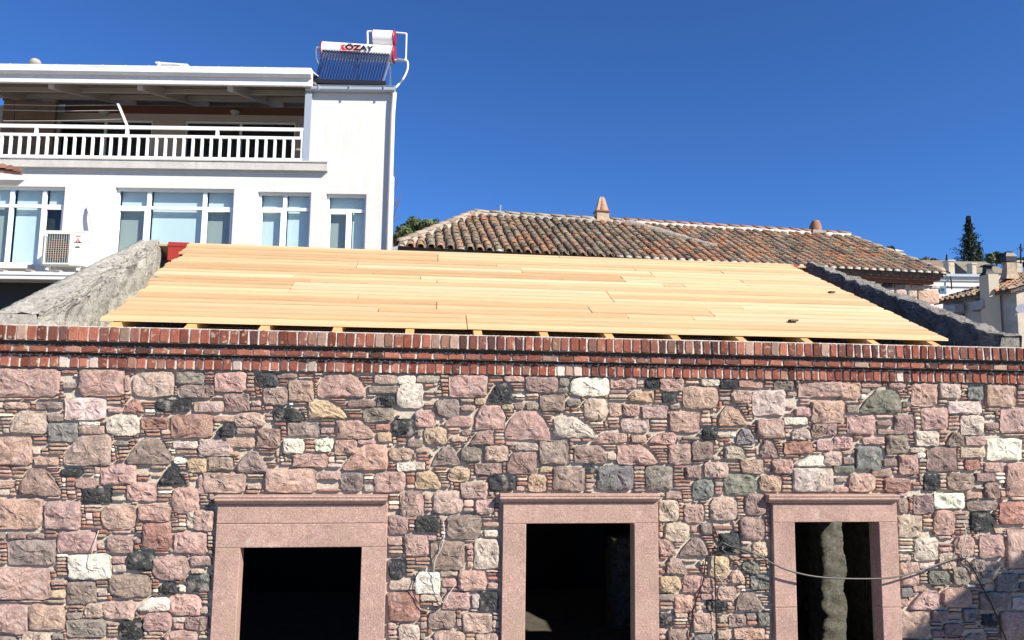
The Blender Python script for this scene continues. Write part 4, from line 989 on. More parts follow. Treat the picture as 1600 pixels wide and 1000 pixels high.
mb = MB(); mb.box((XA, D0 - .03, 0), (fx(190, 430, dq), D0 - .003, zg0 + .05)); part(mb, 'lean_to_shade', m_room, apt)  # near-black sheet over the wall paints the shade below the gutter
for px in (5, 48, 92):
    mb = MB(); p = F(px, 424, dq + .05); mb.box((p.x - .06, dq - .03, zg1 + .021), (p.x + .06, dq + .1, zg1 + .06)); part(mb, 'gutter_clip', m_oldm, apt)
mb = MB(); p = fempty('roof_vent', (0, 0, 0), 'dark round vent cowl poking above the canopy roof at far left', 'vent')
v = F(55, 100, D0 + 1.0); mb.tube([v - Vector((0, 0, .25)), v - Vector((0, 0, .02))], .05, 8)
mb.tube([v + Vector((0, 0, -.06)), v + Vector((0, 0, -.03)), v + Vector((0, 0, .04)), v + Vector((0, 0, .10)), v + Vector((0, 0, .14))], [.05, .11, .13, .10, .02], 12)
bpy.data.objects.remove(p)
o = mb.obj('roof_vent', m_oldm, None, FM); tag(o, 'dark round vent cowl poking above the white canopy roof', 'vent')
mb = MB(); a = F(245, 99.5, D0 - .2); b = F(295, 103, D0 - .2); mb.bar(a, b, .14, .03); mb.box((a.x + .1, D0 - .35, z2), (a.x + .13, D0 - .3, a.z - .02)); mb.box((b.x - .13, D0 - .35, z2), (b.x - .1, D0 - .3, b.z - .02))
o = mb.obj('flat_panel', m_wmetal, None, FM); tag(o, 'thin white panel lying on top of the canopy roof', 'panel')

# ================================================================== solar water heater
DH = D0 + .9
sh = fempty('solar_water_heater', F(560, 131, DH), 'solar water heater with white tank, lettered front and dark glass tubes on the tower', 'solar heater')
ta, tb = F(505, 78.5, DH), F(614.5, 85.5, DH); rt = .20
def cyl(a, b, r, n=28, mat_=m_tank, name='tank', parent=sh, rr=None):
    mb = MB(); mb.tube([a, b] if rr is None else [a.lerp(b, t) for t, _ in rr], r if rr is None else [q for _, q in rr], n); return part(mb, name, mat_, parent)
tank = cyl(ta, tb, rt)
ax = (tb - ta).normalized()
cyl(ta - ax * .05, ta - ax * .001, .2, mat_=m_tankr, name='end_cap', rr=[(0, .15), (.3, .195), (.5, .212), (1, .212)])
cyl(tb + ax * .001, tb + ax * .05, .2, mat_=m_tankr, name='end_cap', rr=[(0, .212), (.5, .212), (.7, .195), (1, .15)])
a2, b2 = F(584, 59, DH + .15), F(615, 60.5, DH + .15); ax2 = (b2 - a2).normalized()
cyl(a2, b2, .185, name='feed_tank')
cyl(a2 - ax2 * .03, a2 - ax2 * .001, .19, mat_=m_tankr, name='end_cap', rr=[(0, .16), (.4, .195), (1, .195)])
cyl(b2 + ax2 * .001, b2 + ax2 * .05, .19, mat_=m_tankr, name='end_cap', rr=[(0, .195), (.6, .195), (1, .15)])
# vacuum tubes from the tank down to the front manifold
NT = 24
man_a, man_b = F(487, 128, D0 + .05), F(601, 131, D0 + .05)
for i in range(NT):
    t = (i + .5) / NT
    p = ta.lerp(tb, .015 + .95 * t) + Vector((0, -.165, -.09)); q = man_a.lerp(man_b, .03 + .94 * t) + Vector((0, 0, .03))
    mb = MB(); mb.tube([p, q], .024, 10); g = part(mb, 'glass_tube', m_tubeg, sh)
    mb = MB(); mb.tube([p - (q - p).normalized() * .0, p + (q - p).normalized() * .035], .032, 10); part(mb, 'collar', m_ink, g)
mb = MB(); mb.bar(man_a - Vector((.03, 0, 0)), man_b + Vector((.03, 0, 0)), .12, .09); part(mb, 'manifold', m_ink, sh)
for t in (.04, .5, .96):
    mb = MB(); p = ta.lerp(tb, t); q = man_a.lerp(man_b, t)
    zr_ = z1 + .06
    mb.bar((p.x, DH + .25, zr_), (p.x, DH, p.z - .2), .03, .03); mb.bar(q + Vector((0, .03, -.02)), (p.x, DH + .1, zr_ + .02), .03, .03); mb.bar(q + Vector((0, .05, .0)), p + Vector((0, -.05, -.2)), .03, .03)
    part(mb, 'stand', m_alu, sh)
def pipe(pts, r, m, name, parent, frame=FM, n=8):
    mb = MB(); P = [Vector(p) for p in pts]; out = []
    for i in range(len(P) - 1):   # Catmull-Rom
        a = P[max(0, i - 1)]; b = P[i]; c = P[i + 1]; d = P[min(len(P) - 1, i + 2)]
        for s_ in range(6):
            t = s_ / 6
            out.append(.5 * ((2 * b) + (c - a) * t + (2 * a - 5 * b + 4 * c - d) * t * t + (3 * b - a - 3 * c + d) * t ** 3))
    out.append(P[-1]); mb.tube(out, r, n); return mb.obj(name, m, parent, frame)
def straight(pts, r, m, name, parent):
    mb = MB()
    P = [Vector(p) for p in pts]
    for i in range(len(P) - 1): mb.tube([P[i], P[i + 1]], r, 8)
    return mb.obj(name, m, parent, FM)
FP = lambda x, y, d=DH: F(x, y, d)
straight([FP(582, 49), FP(574, 49), FP(574.5, 71)], .022, m_tank, 'pipe', sh)
straight([FP(619, 51), FP(635, 52.5), FP(634, 96)], .022, m_tank, 'pipe', sh)
pipe([FP(617, 94), FP(625, 94), FP(634, 94), FP(637, 99), FP(636, 110), FP(630, 123), FP(622, 133), FP(616, 139, DH - .9)], .026, m_tank, 'hose', sh)
pipe([FP(502, 74), FP(497, 74), FP(495, 78), FP(496, 92), FP(500, 101)], .026, m_tank, 'hose', sh)
mb = MB(); mb.tube([FP(621, 93.5), FP(632, 94.5)], [.05, .035], 8); part(mb, 'valve', m_alu, sh)
# lettering on the tank and the badge beside it
def text(s, size, loc, rot, m, parent, name='lettering', frame=FM, sx=1.0, bold=0.0, depth=.002):
    cu = bpy.data.curves.new(name, 'FONT'); cu.body = s; cu.size = size; cu.align_x = 'CENTER'; cu.align_y = 'CENTER'; cu.extrude = depth; cu.offset = bold
    o = bpy.data.objects.new(name, cu); COL.objects.link(o)
    me = bpy.data.meshes.new_from_object(o); COL.objects.unlink(o); bpy.data.objects.remove(o)
    me.materials.clear(); me.materials.append(m)
    o = bpy.data.objects.new(name, me); COL.objects.link(o)
    place(o, frame @ T(loc) @ rot @ Matrix.Diagonal((sx, 1, 1, 1)), parent); return o
tilt = math.atan2(-(tb.z - ta.z), (tb.x - ta.x))
rotT = Matrix.Rotation(tilt, 4, 'Y') @ Matrix.Rotation(math.pi / 2, 4, 'X')
pc = ta.lerp(tb, (564 - 505) / 109.5)
text('ÖZAY', .165, (pc.x, pc.y - .213, pc.z + .015), rotT, m_ink, sh, sx=1.45, bold=.006)
pl = ta.lerp(tb, (541 - 505) / 109.5)
mb = MB(); n = 20
for (cx_, r0_, m_) in ((0, .075, 0),):
    mb.add([(pl.x + cx_ + r0_ * math.cos(6.283 * i / n), pl.y - .208, pl.z + .01 + r0_ * .95 * math.sin(6.283 * i / n)) for i in range(n)], [tuple(range(n))])
part(mb, 'badge', m_logo, sh)
mb = MB(); mb.box((pl.x - .09, pl.y - .2035, pl.z - .075), (pl.x + .40 * 1.0, pl.y - .2015, pl.z + .085)); part(mb, 'sticker', m_pinkl, sh)
mb = MB(); mb.add([(pl.x + .03 + .045 * math.cos(6.283 * i / n), pl.y - .211, pl.z + .02 + .045 * math.sin(6.283 * i / n)) for i in range(n)], [tuple(range(n))]); part(mb, 'badge', m_tank, sh)
text('Z', .075, (pl.x + .03, pl.y - .214, pl.z + .02), rotT, m_ink, sh, bold=.003)

# ================================================================== outdoor air conditioner unit
DA = D0 - .62
ac = fempty('air_conditioner', F(100, 416, DA), 'cream outdoor air conditioner unit on brackets under the leftmost window', 'air conditioner')
ax0, ax1 = fx(66, 390, DA), fx(133, 390, DA); az0, az1 = fz(414.5, 100, DA), fz(361, 100, DA)
mb = MB(); mb.box((ax0, DA, az0), (ax1, DA + .36, az1)); mb.box((ax0 - .006, DA - .004, az1 - .02), (ax1 + .006, DA + .364, az1 + .01)); body = part(mb, 'casing', m_ac, ac)
gx0, gx1, gz0, gz1 = fx(72, 390, DA), fx(109, 390, DA), fz(411, 90, DA), fz(366, 90, DA)
mb = MB(); mb.box((gx0, DA - .008, gz0), (gx1, DA - .001, gz1)); gr = part(mb, 'grille', m_acd, body)
gc = ((gx0 + gx1) / 2, (gz0 + gz1) / 2 - .01); rr_ = .235
mb = MB(); mb.tube([(gc[0], DA - .012, gc[1]), (gc[0], DA - .009, gc[1])], rr_, 30); part(mb, 'fan', m_room, ac)
mb = MB()
for i in range(13):
    z = gz0 + .03 + (gz1 - gz0 - .06) * i / 12; dz = abs(z - gc[1])
    h_ = math.sqrt(max(0, rr_ ** 2 - dz ** 2))
    if h_ > .03: mb.box((gc[0] - h_, DA - .022, z - .008), (gc[0] + h_, DA - .014, z + .008))
part(mb, 'fan_blades', m_acf, ac)
mb = MB()
for i in range(10):
    x = gx0 + (gx1 - gx0) * (i + .5) / 10; mb.box((x - .004, DA - .03, gz0), (x + .004, DA - .024, gz1))
part(mb, 'guard_bars', m_blindg, ac)
fr = MB()
for (a, b, c, d) in ((gx0 - .03, gx0, gz0 - .03, gz1 + .03), (gx1, gx1 + .03, gz0 - .03, gz1 + .03)): fr.box((a, DA - .034, c), (b, DA - .001, d))
fr.box((gx0, DA - .034, gz0 - .03), (gx1, DA - .001, gz0)); fr.box((gx0, DA - .034, gz1), (gx1, DA - .001, gz1 + .03)); part(fr, 'grille_frame', m_ac, ac)
lx, lz = fx(122, 374, DA), fz(375.5, 122, DA)
def rhomb(cx, cz, ang, s=.034):
    d = Vector((math.sin(ang), 0, math.cos(ang))); q = Vector((math.cos(ang), 0, -math.sin(ang)))
    c = Vector((cx, DA - .003, cz)); return [c, c + d * s - q * s * .55, c + d * s * 2, c + d * s + q * s * .55]
mb = MB()
for a_ in (0, 2.094, -2.094):
    P = rhomb(lx, lz, a_, .026); mb.add(P, [(0, 1, 2, 3)])
part(mb, 'emblem', m_logo, ac)
ROTX = Matrix.Rotation(math.pi / 2, 4, 'X')
text('MITSUBISHI', .034, (lx, DA - .003, fz(378.8, 122, DA)), ROTX, m_ink, ac, sx=.95)
text('MITSUBISHI', .022, (lx, DA - .003, fz(369, 122, DA)), ROTX, m_logo, ac)
mb = MB(); mb.box((lx - .045, DA - .005, fz(387, 122, DA)), (lx + .045, DA - .001, fz(385.2, 122, DA))); part(mb, 'plate', m_ink, ac)
mb = MB(); mb.box((fx(71, 368, DA), DA - .04, fz(370, 75, DA)), (fx(76, 368, DA), DA - .035, fz(366.5, 75, DA))); part(mb, 'plate', m_tank, ac)
mb = MB(); mb.box((ax1 + .001, DA + .12, az1 - .25), (ax1 + .006, DA + .17, az1 - .14)); part(mb, 'sticker', m_gutter, ac)
for x in (ax0 + .12, ax1 - .14):
    mb = MB(); mb.box((x - .02, DA - .0, az0 - .10), (x + .02, D0 - .001, az0 - .06)); mb.box((x - .03, DA + .04, az0 - .06), (x + .03, DA + .1, az0 - .001)); mb.box((x - .03, DA + .26, az0 - .06), (x + .03, DA + .32, az0 - .001)); part(mb, 'bracket', m_wmetal, ac)
pipe([F(137, 323, D0 - .02), F(139, 332, D0 - .10), F(144, 350, D0 - .14), F(147.5, 375, D0 - .16), F(148, 396, D0 - .2)], .028, m_white, 'insulated_pipe', ac)

# small tiled porch roof cutting in at the left edge
DP = 11.5
pr_ = fempty('porch_roof', F(0, 280, DP), 'corner of a small orange tiled roof with white eave poking in at left edge', 'porch roof')
a = F(-60, 247, DP); b = F(31, 266, DP)
mb = MB(); e0_ = F(-60, 264, DP); e1_ = F(38, 279, DP)
mb.hexa([F(-60, 280, DP), F(39, 281, DP), F(39, 281, DP) + Vector((-.35, .35, 0)), F(-60, 280, DP) + Vector((0, .35, 0)), F(-60, 263, DP), F(39, 275, DP), F(39, 275, DP) + Vector((-.35, .35, 0)), F(-60, 263, DP) + Vector((0, .35, 0))]); part(mb, 'eave_board', m_wmetal, pr_)
for i in range(8):
    p = F(-56 + 12 * i, 250.5 + 2.35 * i, DP + .06)
    mb = MB(); q = p + Vector((-.85, .8, .22)); V = []
    for (c_, r_) in ((p, .075), (q, .065)):
        for k_ in range(7):
            an = math.pi * k_ / 6; V.append(c_ + Vector((math.cos(an) * r_, 0, math.sin(an) * r_)))
    mb.add(V, [(k_, k_ + 1, k_ + 8, k_ + 7) for k_ in range(6)] + [tuple(range(7))[::-1]]); part(mb, 'roof_tile', m_roofn, pr_)
mb = MB(); mb.hexa([F(-60, 263, DP + .1) + Vector((0, 0, .001)), F(36, 274, DP + .1), F(-10, 270, DP + .9), F(-90, 260, DP + .9), F(-60, 257, DP + .1), F(33, 269, DP + .1), F(-13, 264, DP + .9), F(-90, 254, DP + .9)]); part(mb, 'roof_deck', m_roofn, pr_)
mb = MB(); mb.box((F(-160, 285, DP).x, DP + .1, 0), (F(-60, 285, DP).x, DP + .9, F(0, 282, DP).z)); part(mb, 'wall', m_gutter, pr_)
# ================================================================== old tiled house behind the deck
pa = FM @ F(622, 384, 15.0); pb = FM @ F(1474, 427, 17.3)
ze2 = (pa.z + pb.z) / 2
dirx = (Vector((pb.x, pb.y, 0)) - Vector((pa.x, pa.y, 0))); LEN = dirx.length; dirx.normalize(); diry = Vector((-dirx.y, dirx.x, 0))
TM = Matrix(((dirx.x, diry.x, 0, pa.x), (dirx.y, diry.y, 0, pa.y), (0, 0, 1, 0), (0, 0, 0, 1)))
TMi = TM.inverted()
def L2(px, py, y):                    # point on the vertical plane y = const of the house's own frame
    d = ray(px, py); o = TMi @ EYE; dl = TMi.to_3x3() @ d; t = (y - o.y) / dl.y; return o + dl * t
RUN = 2.75
hl = L2(740, 340, RUN); hr = L2(1326, 366, RUN)
zr2 = (hl.z + hr.z) / 2; print('tiled house', LEN, ze2, hl, hr)
thouse = empty('tiled_house', TM, 'old rubble house with a long weathered clay tile roof behind the new deck', 'house')
SLP = (zr2 - ze2) / RUN; ang = math.atan(SLP)
def roofz(y): return ze2 + SLP * y
def ymax(x):
    return max(0, min(RUN, x / hl.x * RUN, (LEN - x) / (LEN - hr.x) * RUN))
mb = MB()
# roof body: front slope, hips and rear slope
xl, xr = hl.x, hr.x; D2 = 2 * RUN
V = [(0, 0, ze2), (LEN, 0, ze2), (xr, RUN, zr2), (xl, RUN, zr2), (0, D2, ze2), (LEN, D2, ze2), (0, 0, ze2 - .12), (LEN, 0, ze2 - .12), (LEN, D2, ze2 - .12), (0, D2, ze2 - .12)]
mb.add(V, [(0, 1, 2, 3), (1, 5, 2), (5, 4, 3, 2), (4, 0, 3), (6, 9, 8, 7), (0, 6, 7, 1), (1, 7, 8, 5), (5, 8, 9, 4), (4, 9, 6, 0)], (.12, .09, .07))
roof = mb.obj('roof', m_roof, thouse, TM)
PIT = .205; LT = .34; EXP = .27
def tile_verts(r0=.082, r1=.066, length=LT, n=7, th=.014):
    V = []; 
    for (y, r) in ((0, r0), (length, r1)):
        for k in range(n):
            a = math.pi * k / (n - 1); V.append((math.cos(a) * r, y, math.sin(a) * r * .85))
    for k in range(n):
        a = math.pi * k / (n - 1); V.append((math.cos(a) * (r0 - th), 0, math.sin(a) * (r0 - th) * .85))
    F_ = [(k, k + 1, n + k + 1, n + k) for k in range(n - 1)] + [(k + 1, k, 2 * n + k, 2 * n + k + 1) for k in range(n - 1)]
    return V, F_
TCg = [(.16, .12, .085), (.20, .145, .10), (.11, .085, .065), (.24, .175, .12), (.25, .15, .09), (.17, .145, .11)]
TCo = [(.27, .125, .07), (.25, .14, .085), (.32, .155, .08), (.21, .125, .085), (.14, .105, .08), (.30, .21, .145)]
tv, tf = tile_verts()
tmesh = {}
for nm, cols in (('g', TCg), ('o', TCo)):
    tmesh[nm] = []
    for c in cols + cols[:2]:
        mb = MB(); mb.add(tv, tf, jit(c, .15), True); tmesh[nm].append(mb.mesh('roof_tile', m_roof))
rest = MB(); plugs = []; cnt = 0; items = []
ncol = int(LEN / PIT)
for i in range(ncol + 1):
    x = .06 + PIT * i; ym = ymax(x); row = 0; drift = U(-.02, .02)
    ys = -.10
    while ys * 1.0 < ym * 1.0 - .02 or row == 0:
        items.append((row, x + drift * ys + U(-.012, .012), ys, i)); ys += EXP * math.cos(ang) * U(.95, 1.05); row += 1
items.sort(key=lambda t: t[0])
for (row, x, y, i) in items:
    zt = roofz(y) + .035 + U(-.006, .008)
    fr = x / LEN; nz_ = noise.noise(Vector((x * .55, y * 1.1, 2.0))) * .9 + noise.noise(Vector((x * 1.7, y * .8, 7.0))) * .35; orange = R() < min(.9, max(.03, (0.04 if fr < .42 else .42) + nz_))
    rot = Matrix.Rotation(ang - .05 + U(-.02, .02), 4, 'X') @ Matrix.Rotation(U(-.05, .05), 4, 'Z')
    m = T((x, y, zt)) @ rot
    if cnt < 300:
        o = bpy.data.objects.new('roof_tile', random.choice(tmesh['o' if orange else 'g'])); COL.objects.link(o); place(o, TM @ m, roof); cnt += 1
    else:
        rest.add([m @ Vector(v) for v in tv], tf, jit(random.choice(TCo if orange else TCg), .15), True)
    # pan tile between the covers
    pv = [(v[0] * 1.1, v[1], -v[2] * .7) for v in tv[:14]]; m2 = T((x + PIT / 2, y, roofz(y) + .065)) @ rot
    if y < ymax(x + PIT / 2): rest.add([m2 @ Vector(v) for v in pv], [(k, 7 + k, 8 + k, k + 1) for k in range(6)], jit(random.choice(TCg), .15), True)
o = rest.obj('further_roof_tiles', m_roof, roof, TM); o['kind'] = 'stuff'
# mortar plugs in the open ends along the eave, whiter towards the right
mbw = None
for i in range(ncol + 1):
    x = .06 + PIT * i
    if x / LEN < .36 and R() < .75: continue
    mb = MB(); n = 7; y = -.10
    V = [(x + math.cos(math.pi * k / 6) * .074, y - U(0, .012), roofz(y) + .03 + math.sin(math.pi * k / 6) * .066) for k in range(7)] + [(x, y - .025, roofz(y) + .055)]
    V += [(v[0], y + .1, v[2]) for v in V[:7]]
    mb.add(V, [(k, 7, k + 1) for k in range(6)] + [(0, 6, 7)] + [(k + 1, k + 8, ) + (k,) for k in range(6)], (1, 1, 1), True)
    mb.obj('mortar_plug', m_wmort if x / LEN > .42 or R() < .3 else m_oldm, roof, TM)
# hips and ridge: cap tiles bedded in mortar
def ridge_line(a, b, bed, n_t, name='ridge_tile', tm=None, w_=.10, amp=.02):
    a = Vector(a); b = Vector(b); mbb = MB(); N_ = max(6, int((b - a).length / .12)); V = []
    d = (b - a).normalized(); side = d.cross(Vector((0, 0, 1))).normalized()
    for k in range(N_ + 1):
        c = a.lerp(b, k / N_)
        for (s_, h_) in ((-1.5, -.09), (-1.1, -.01), (-.4, .045), (.4, .045), (1.1, -.01), (1.5, -.09)):
            V.append(c + side * w_ * (s_ + U(-.15, .15)) + Vector((0, 0, h_ + .05 + U(-amp, amp))))
    mbb.add(V, [(k * 6 + j, k * 6 + j + 1, k * 6 + j + 7, k * 6 + j + 6) for k in range(N_) for j in range(5)], (1, 1, 1), True)
    bo = mbb.obj('mortar_bed', bed, roof, TM)
    if tm:
        L_ = (b - a).length; cn = int(L_ / .36)
        for k in range(cn):
            c0 = a.lerp(b, (k + .02) / cn); c1 = a.lerp(b, (k + 1.08) / cn); mb = MB(); V = []
            for (c, r, up_) in ((c0, .10, .085), (c1, .085, .062)):
                for q in range(7):
                    an = math.pi * q / 6; V.append(c + side * math.cos(an) * r + Vector((0, 0, math.sin(an) * r * .7 + up_)))
            mb.add(V, [(q, q + 1, q + 8, q + 7) for q in range(6)] + [tuple(range(7))[::-1], tuple(range(7, 14))], (1, 1, 1), True)
            mb.obj(name, tm, roof, TM)
m_ridgeold = mat('old_ridge_tile', (.27, .22, .17), rough=.9, var=.25, noise=[(9, .25)])
xsw = L2(975, 345, RUN).x
ridge_line((xl, RUN, zr2), (xsw, RUN, zr2), m_oldm, 9, tm=m_ridgeold)
ridge_line((xsw, RUN, zr2 + .01), (xr, RUN, zr2 + .01), m_wmort, 9, tm=m_roofn)
ridge_line((0.02, 0.02, ze2 + .02), (xl, RUN, zr2), m_oldm, 9, tm=m_ridgeold)
ridge_line((LEN, 0, ze2 - .02), (xr, RUN, zr2 - .04), m_oldm, 9, tm=m_ridgeold, w_=.07)
# white mortar seam running down where the roof was relaid
ridge_line((xsw + .05, RUN - .1, zr2 + .0), (xsw + 1.7 * 1.0, .9, roofz(.9) + .03), m_oldm, 5, w_=.04, amp=.02)
# walls, corbelled eave and big dressed stones under it
mb = MB(); mb.box((.30, .30, 0), (LEN - .30, D2 - .3, ze2 - .121)); tw = mb.obj('wall', m_mortar, thouse, TM)
mb = MB(); mb.box((.05, .05, ze2 - .175), (LEN - .05, .299, ze2 - .122)); mb.box((.15, .15, ze2 - .25), (LEN - .15, .299, ze2 - .176)); mb.obj('eave_course', m_tbeam, thouse, TM)
def hstone(x0, y0, x1, y1, c, sh='b', prot=.03):
    P = []
    for (x, y) in stone_poly(x0, y0, x1, y1, sh):
        p = L2(x, y, .30); P.append((p.x, min(p.z, ze2 - .26)))
    P = resample(P, 14); cx = sum(p[0] for p in P) / 14; cz = sum(p[1] for p in P) / 14; V = []
    if sum(P[i][0] * P[(i + 1) % 14][1] - P[(i + 1) % 14][0] * P[i][1] for i in range(14)) < 0: P.reverse()
    for (s_, y) in ((1, .31), (1, .30 - prot), (.8, .28 - prot), (.4, .27 - prot)):
        for (x, z) in P: V.append((cx + (x - cx) * s_, y + (U(-.008, .008) if s_ < 1 else 0), cz + (z - cz) * s_))
    V.append((cx, .265 - prot, cz)); fs = [(k * 14 + i, k * 14 + (i + 1) % 14, (k + 1) * 14 + (i + 1) % 14, (k + 1) * 14 + i) for k in range(3) for i in range(14)]
    fs += [(42 + i, 42 + (i + 1) % 14, 56) for i in range(14)]
    mb = MB(); mb.add(V, fs, jit(PAL[c]), False); mb.obj('stone', m_stone, tw, TM)
for s_ in """1422 432 1451 452 s;1452 433 1467 452 b;1434 453 1467 476 s;1418 454 1432 466 b;1422 468 1432 477 n;1396 440 1414 451 n;1380 432 1394 440 b;1366 434 1378 444 b;1352 434 1364 442 r
1398 452 1415 462 b;1378 442 1394 450 k;1410 430 1420 438 g;1395 430 1408 438 b;1400 464 1416 473 n;1384 453 1396 461 b;1362 446 1376 455 b;1345 444 1358 452 n;1436 478 1467 492 p;1418 479 1433 490 b;1340 432 1350 441 s;1326 430 1338 440 b;1452 494 1467 512 b""".replace('\n', ';').split(';'):
    q = s_.split(); hstone(*[float(v) for v in q[:4]], q[4])
# chimneys on the ridge
def chimney(px, pyb, pyt, wpx, label, y, m_body, red=False):
    b = L2(px, pyb, y); t = L2(px, pyt, y); wd = (L2(px + wpx / 2, pyb, y).x - b.x)
    o = empty('chimney', TM @ T((b.x, y, b.z)), label, 'chimney'); H = t.z - b.z
    mb = MB(); base = MB()
    if not red:
        base.box((b.x - wd * .92, y - wd * .8, b.z - .25), (b.x + wd * .92, y + wd * .8, b.z + H * .32)); base.obj('base', m_body, o, TM)
        mb.box((b.x - wd * 1.08, y - wd, b.z + H * .321), (b.x + wd * 1.08, y + wd, b.z + H * .37)); mb.obj('ledge', m_roofn, o, TM)
        for (s_, name) in ((-1, 'cowl_tile'), (1, 'cowl_tile')):
            q = MB(); V = []
            for (h_, xx, w2) in ((.371, .95, .55), (.7, .62, .42), (.93, .42, .3), (1.0, .22, .18)):
                z = b.z + H * h_
                for (dx, dy) in ((xx, -w2), (xx, w2), (0.06, w2 * 1.05), (0.06, -w2 * 1.15)): V.append((b.x + s_ * dx * wd, y + dy * wd, z))
            fs = [(k * 4 + j, k * 4 + (j + 1) % 4, k * 4 + 4 + (j + 1) % 4, k * 4 + 4 + j) for k in range(3) for j in range(4)] + [(0, 1, 2, 3), (12, 13, 14, 15)]
            q.add(V, fs); q.obj(name, m_body if s_ < 0 else m_chb, o, TM)
        q = MB(); q.tube([(b.x, y - wd * .35, b.z + H * .372), (b.x, y - wd * .15, b.z + H * .95)], [wd * .5, wd * .2], 8); q.obj('arch_tile', m_roofn, o, TM)
    else:
        mb.tube([(b.x - wd * .1, y, b.z - .2), (b.x - wd * .05, y, b.z + H * .5), (b.x, y, b.z + H * .9), (b.x, y, b.z + H)], [wd * 1.0, wd * .92, wd * .62, wd * .5], 9); mb.obj('pot', m_roofn, o, TM)
        q = MB(); q.box((b.x - wd * 1.1, y - wd, b.z - .05), (b.x + wd * 1.1, y + wd, b.z + .03)); q.obj('base', m_oldm, o, TM)
m_chb = mat('chimney_clay', (.42, .27, .17), rough=.9, noise=[(9, .2)])
m_chs = mat('chimney_stone', (.40, .31, .22), rough=.9, noise=[(9, .25)], bump=[(20, .8, .02)])
chimney(940, 344, 308, 20, 'tapered tan clay chimney on the old tile roof ridge', RUN, m_chs)
chimney(1275, 363, 345, 18, 'short red brown chimney pot near the right ridge end', RUN, m_chs, True)
mb = MB(); a = L2(782, 342, RUN + .3); b = L2(782, 323, RUN + .3); mb.tube([a - Vector((0, 0, .3)), b], .018, 6); mb.tube([b, b + Vector((0, 0, .03))], .03, 6)
tag(mb.obj('roof_pole', m_alu, None, TM), 'thin pale metal pole standing behind the old tile roof', 'pole')

# ================================================================== houses further off on the right
FPt = lambda x, y, d: F(x, y, d)
# pale modern house
wh = fempty('white_house', F(1508, 440, 34), 'long white modern house with flat pale blue roof edge behind the tiled house', 'house')
mb = MB(); A = F(1440, 432, 34); B = F(1552, 430, 34); mb.box((A.x, 34, 0), (B.x, 41, A.z)); wwh = part(mb, 'wall', m_white, wh)
mb = MB(); mb.box((A.x - .1, 33.85, A.z + .001), (B.x + .1, 41.1, A.z + .12)); part(mb, 'roof_edge', m_gutter, wh)
for (y0, y1) in ((438.2, 439.2), (447.3, 448.3)):
    mb = MB(); mb.box((A.x, 33.94, F(1500, y1, 34).z), (B.x, 33.999, F(1500, y0, 34).z)); part(mb, 'ledge', m_slabp, wh)
mb = MB(); a = F(1469, 457, 33.97); b = F(1477, 448.5, 33.97); mb.box((a.x, 33.95, a.z), (b.x, 33.998, b.z)); w2 = part(mb, 'window', m_bluewin, wh); mb = MB(); mb.box((a.x + .06, 33.935, a.z + .06), (b.x - .06, 33.949, b.z - .06)); part(mb, 'pane', m_room, w2)
pipe([F(1484, 427, 33.9), F(1486, 438, 33.85), F(1487, 452, 33.85)], .03, m_cablek, 'cable', wh)
# the shaded lime-washed house with tile roof
dN, dF_ = 22.0, 24.6
hz = F(1585, 455, dN).z
sh2 = fempty('village_house', F(1540, 470, 23), 'lime washed house, blue grey shade in its wall colour, with a sagging tile roof at right edge', 'house')
nx, fx_ = F(1586, 455, dN).x, F(1473, 468, dF_).x
mb = MB(); bx1 = nx + 6
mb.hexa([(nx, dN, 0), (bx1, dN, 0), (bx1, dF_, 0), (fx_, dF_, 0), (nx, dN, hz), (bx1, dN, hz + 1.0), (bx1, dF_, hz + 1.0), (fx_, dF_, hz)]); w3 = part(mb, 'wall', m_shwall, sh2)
mb = MB(); mb.box((nx + .01, dN - .03, 0), (bx1, dN - .002, hz - .03)); part(mb, 'front_wall', m_mortar, sh2)
# tile roof rising to the right
sr = .33; ov = .22
def rz(x, t): return hz + .05 + (x - (nx + (fx_ - nx) * t)) * sr
mb = MB(); xe0, xe1 = nx - ov, fx_ - ov; 
def rp(u, t, up=0.0):               # u: distance up the slope; t: 0 near .. 1 far
    x = (nx - ov) + (fx_ - nx) * t + u; y = dN - .15 + (dF_ + .3 - dN) * t
    return Vector((x, y, hz + .0 + u * sr + up))
P = [rp(0, 0, -.08), rp(6, 0, -.08), rp(6, 1, -.08), rp(0, 1, -.08), rp(0, 0), rp(6, 0), rp(6, 1), rp(0, 1)]
mb.hexa(P, (.12, .09, .07)); rf = part(mb, 'roof', m_roof, sh2)
rows = MB(); nc = 14
for j in range(nc):
    t = (j + .5) / nc
    u = 0.0
    while u < 3.6:
        c0 = rp(u - .03, t, .05 + U(-.01, .01)); c1 = rp(u + .28, t + U(-.005, .005), .03); V = []
        for (c, r) in ((c0, .08), (c1, .065)):
            for k in range(6):
                a_ = math.pi * k / 5; V.append(c + Vector((-math.sin(a_) * r * sr, math.cos(a_) * r, math.sin(a_) * r)))
        rows.add(V, [(k, k + 1, k + 7, k + 6) for k in range(5)] + [tuple(range(6))], jit(random.choice(TCg + TCg + TCo), .2), True); u += .26
o = part(rows, 'tile_rows', m_roof, rf); o['kind'] = 'stuff'
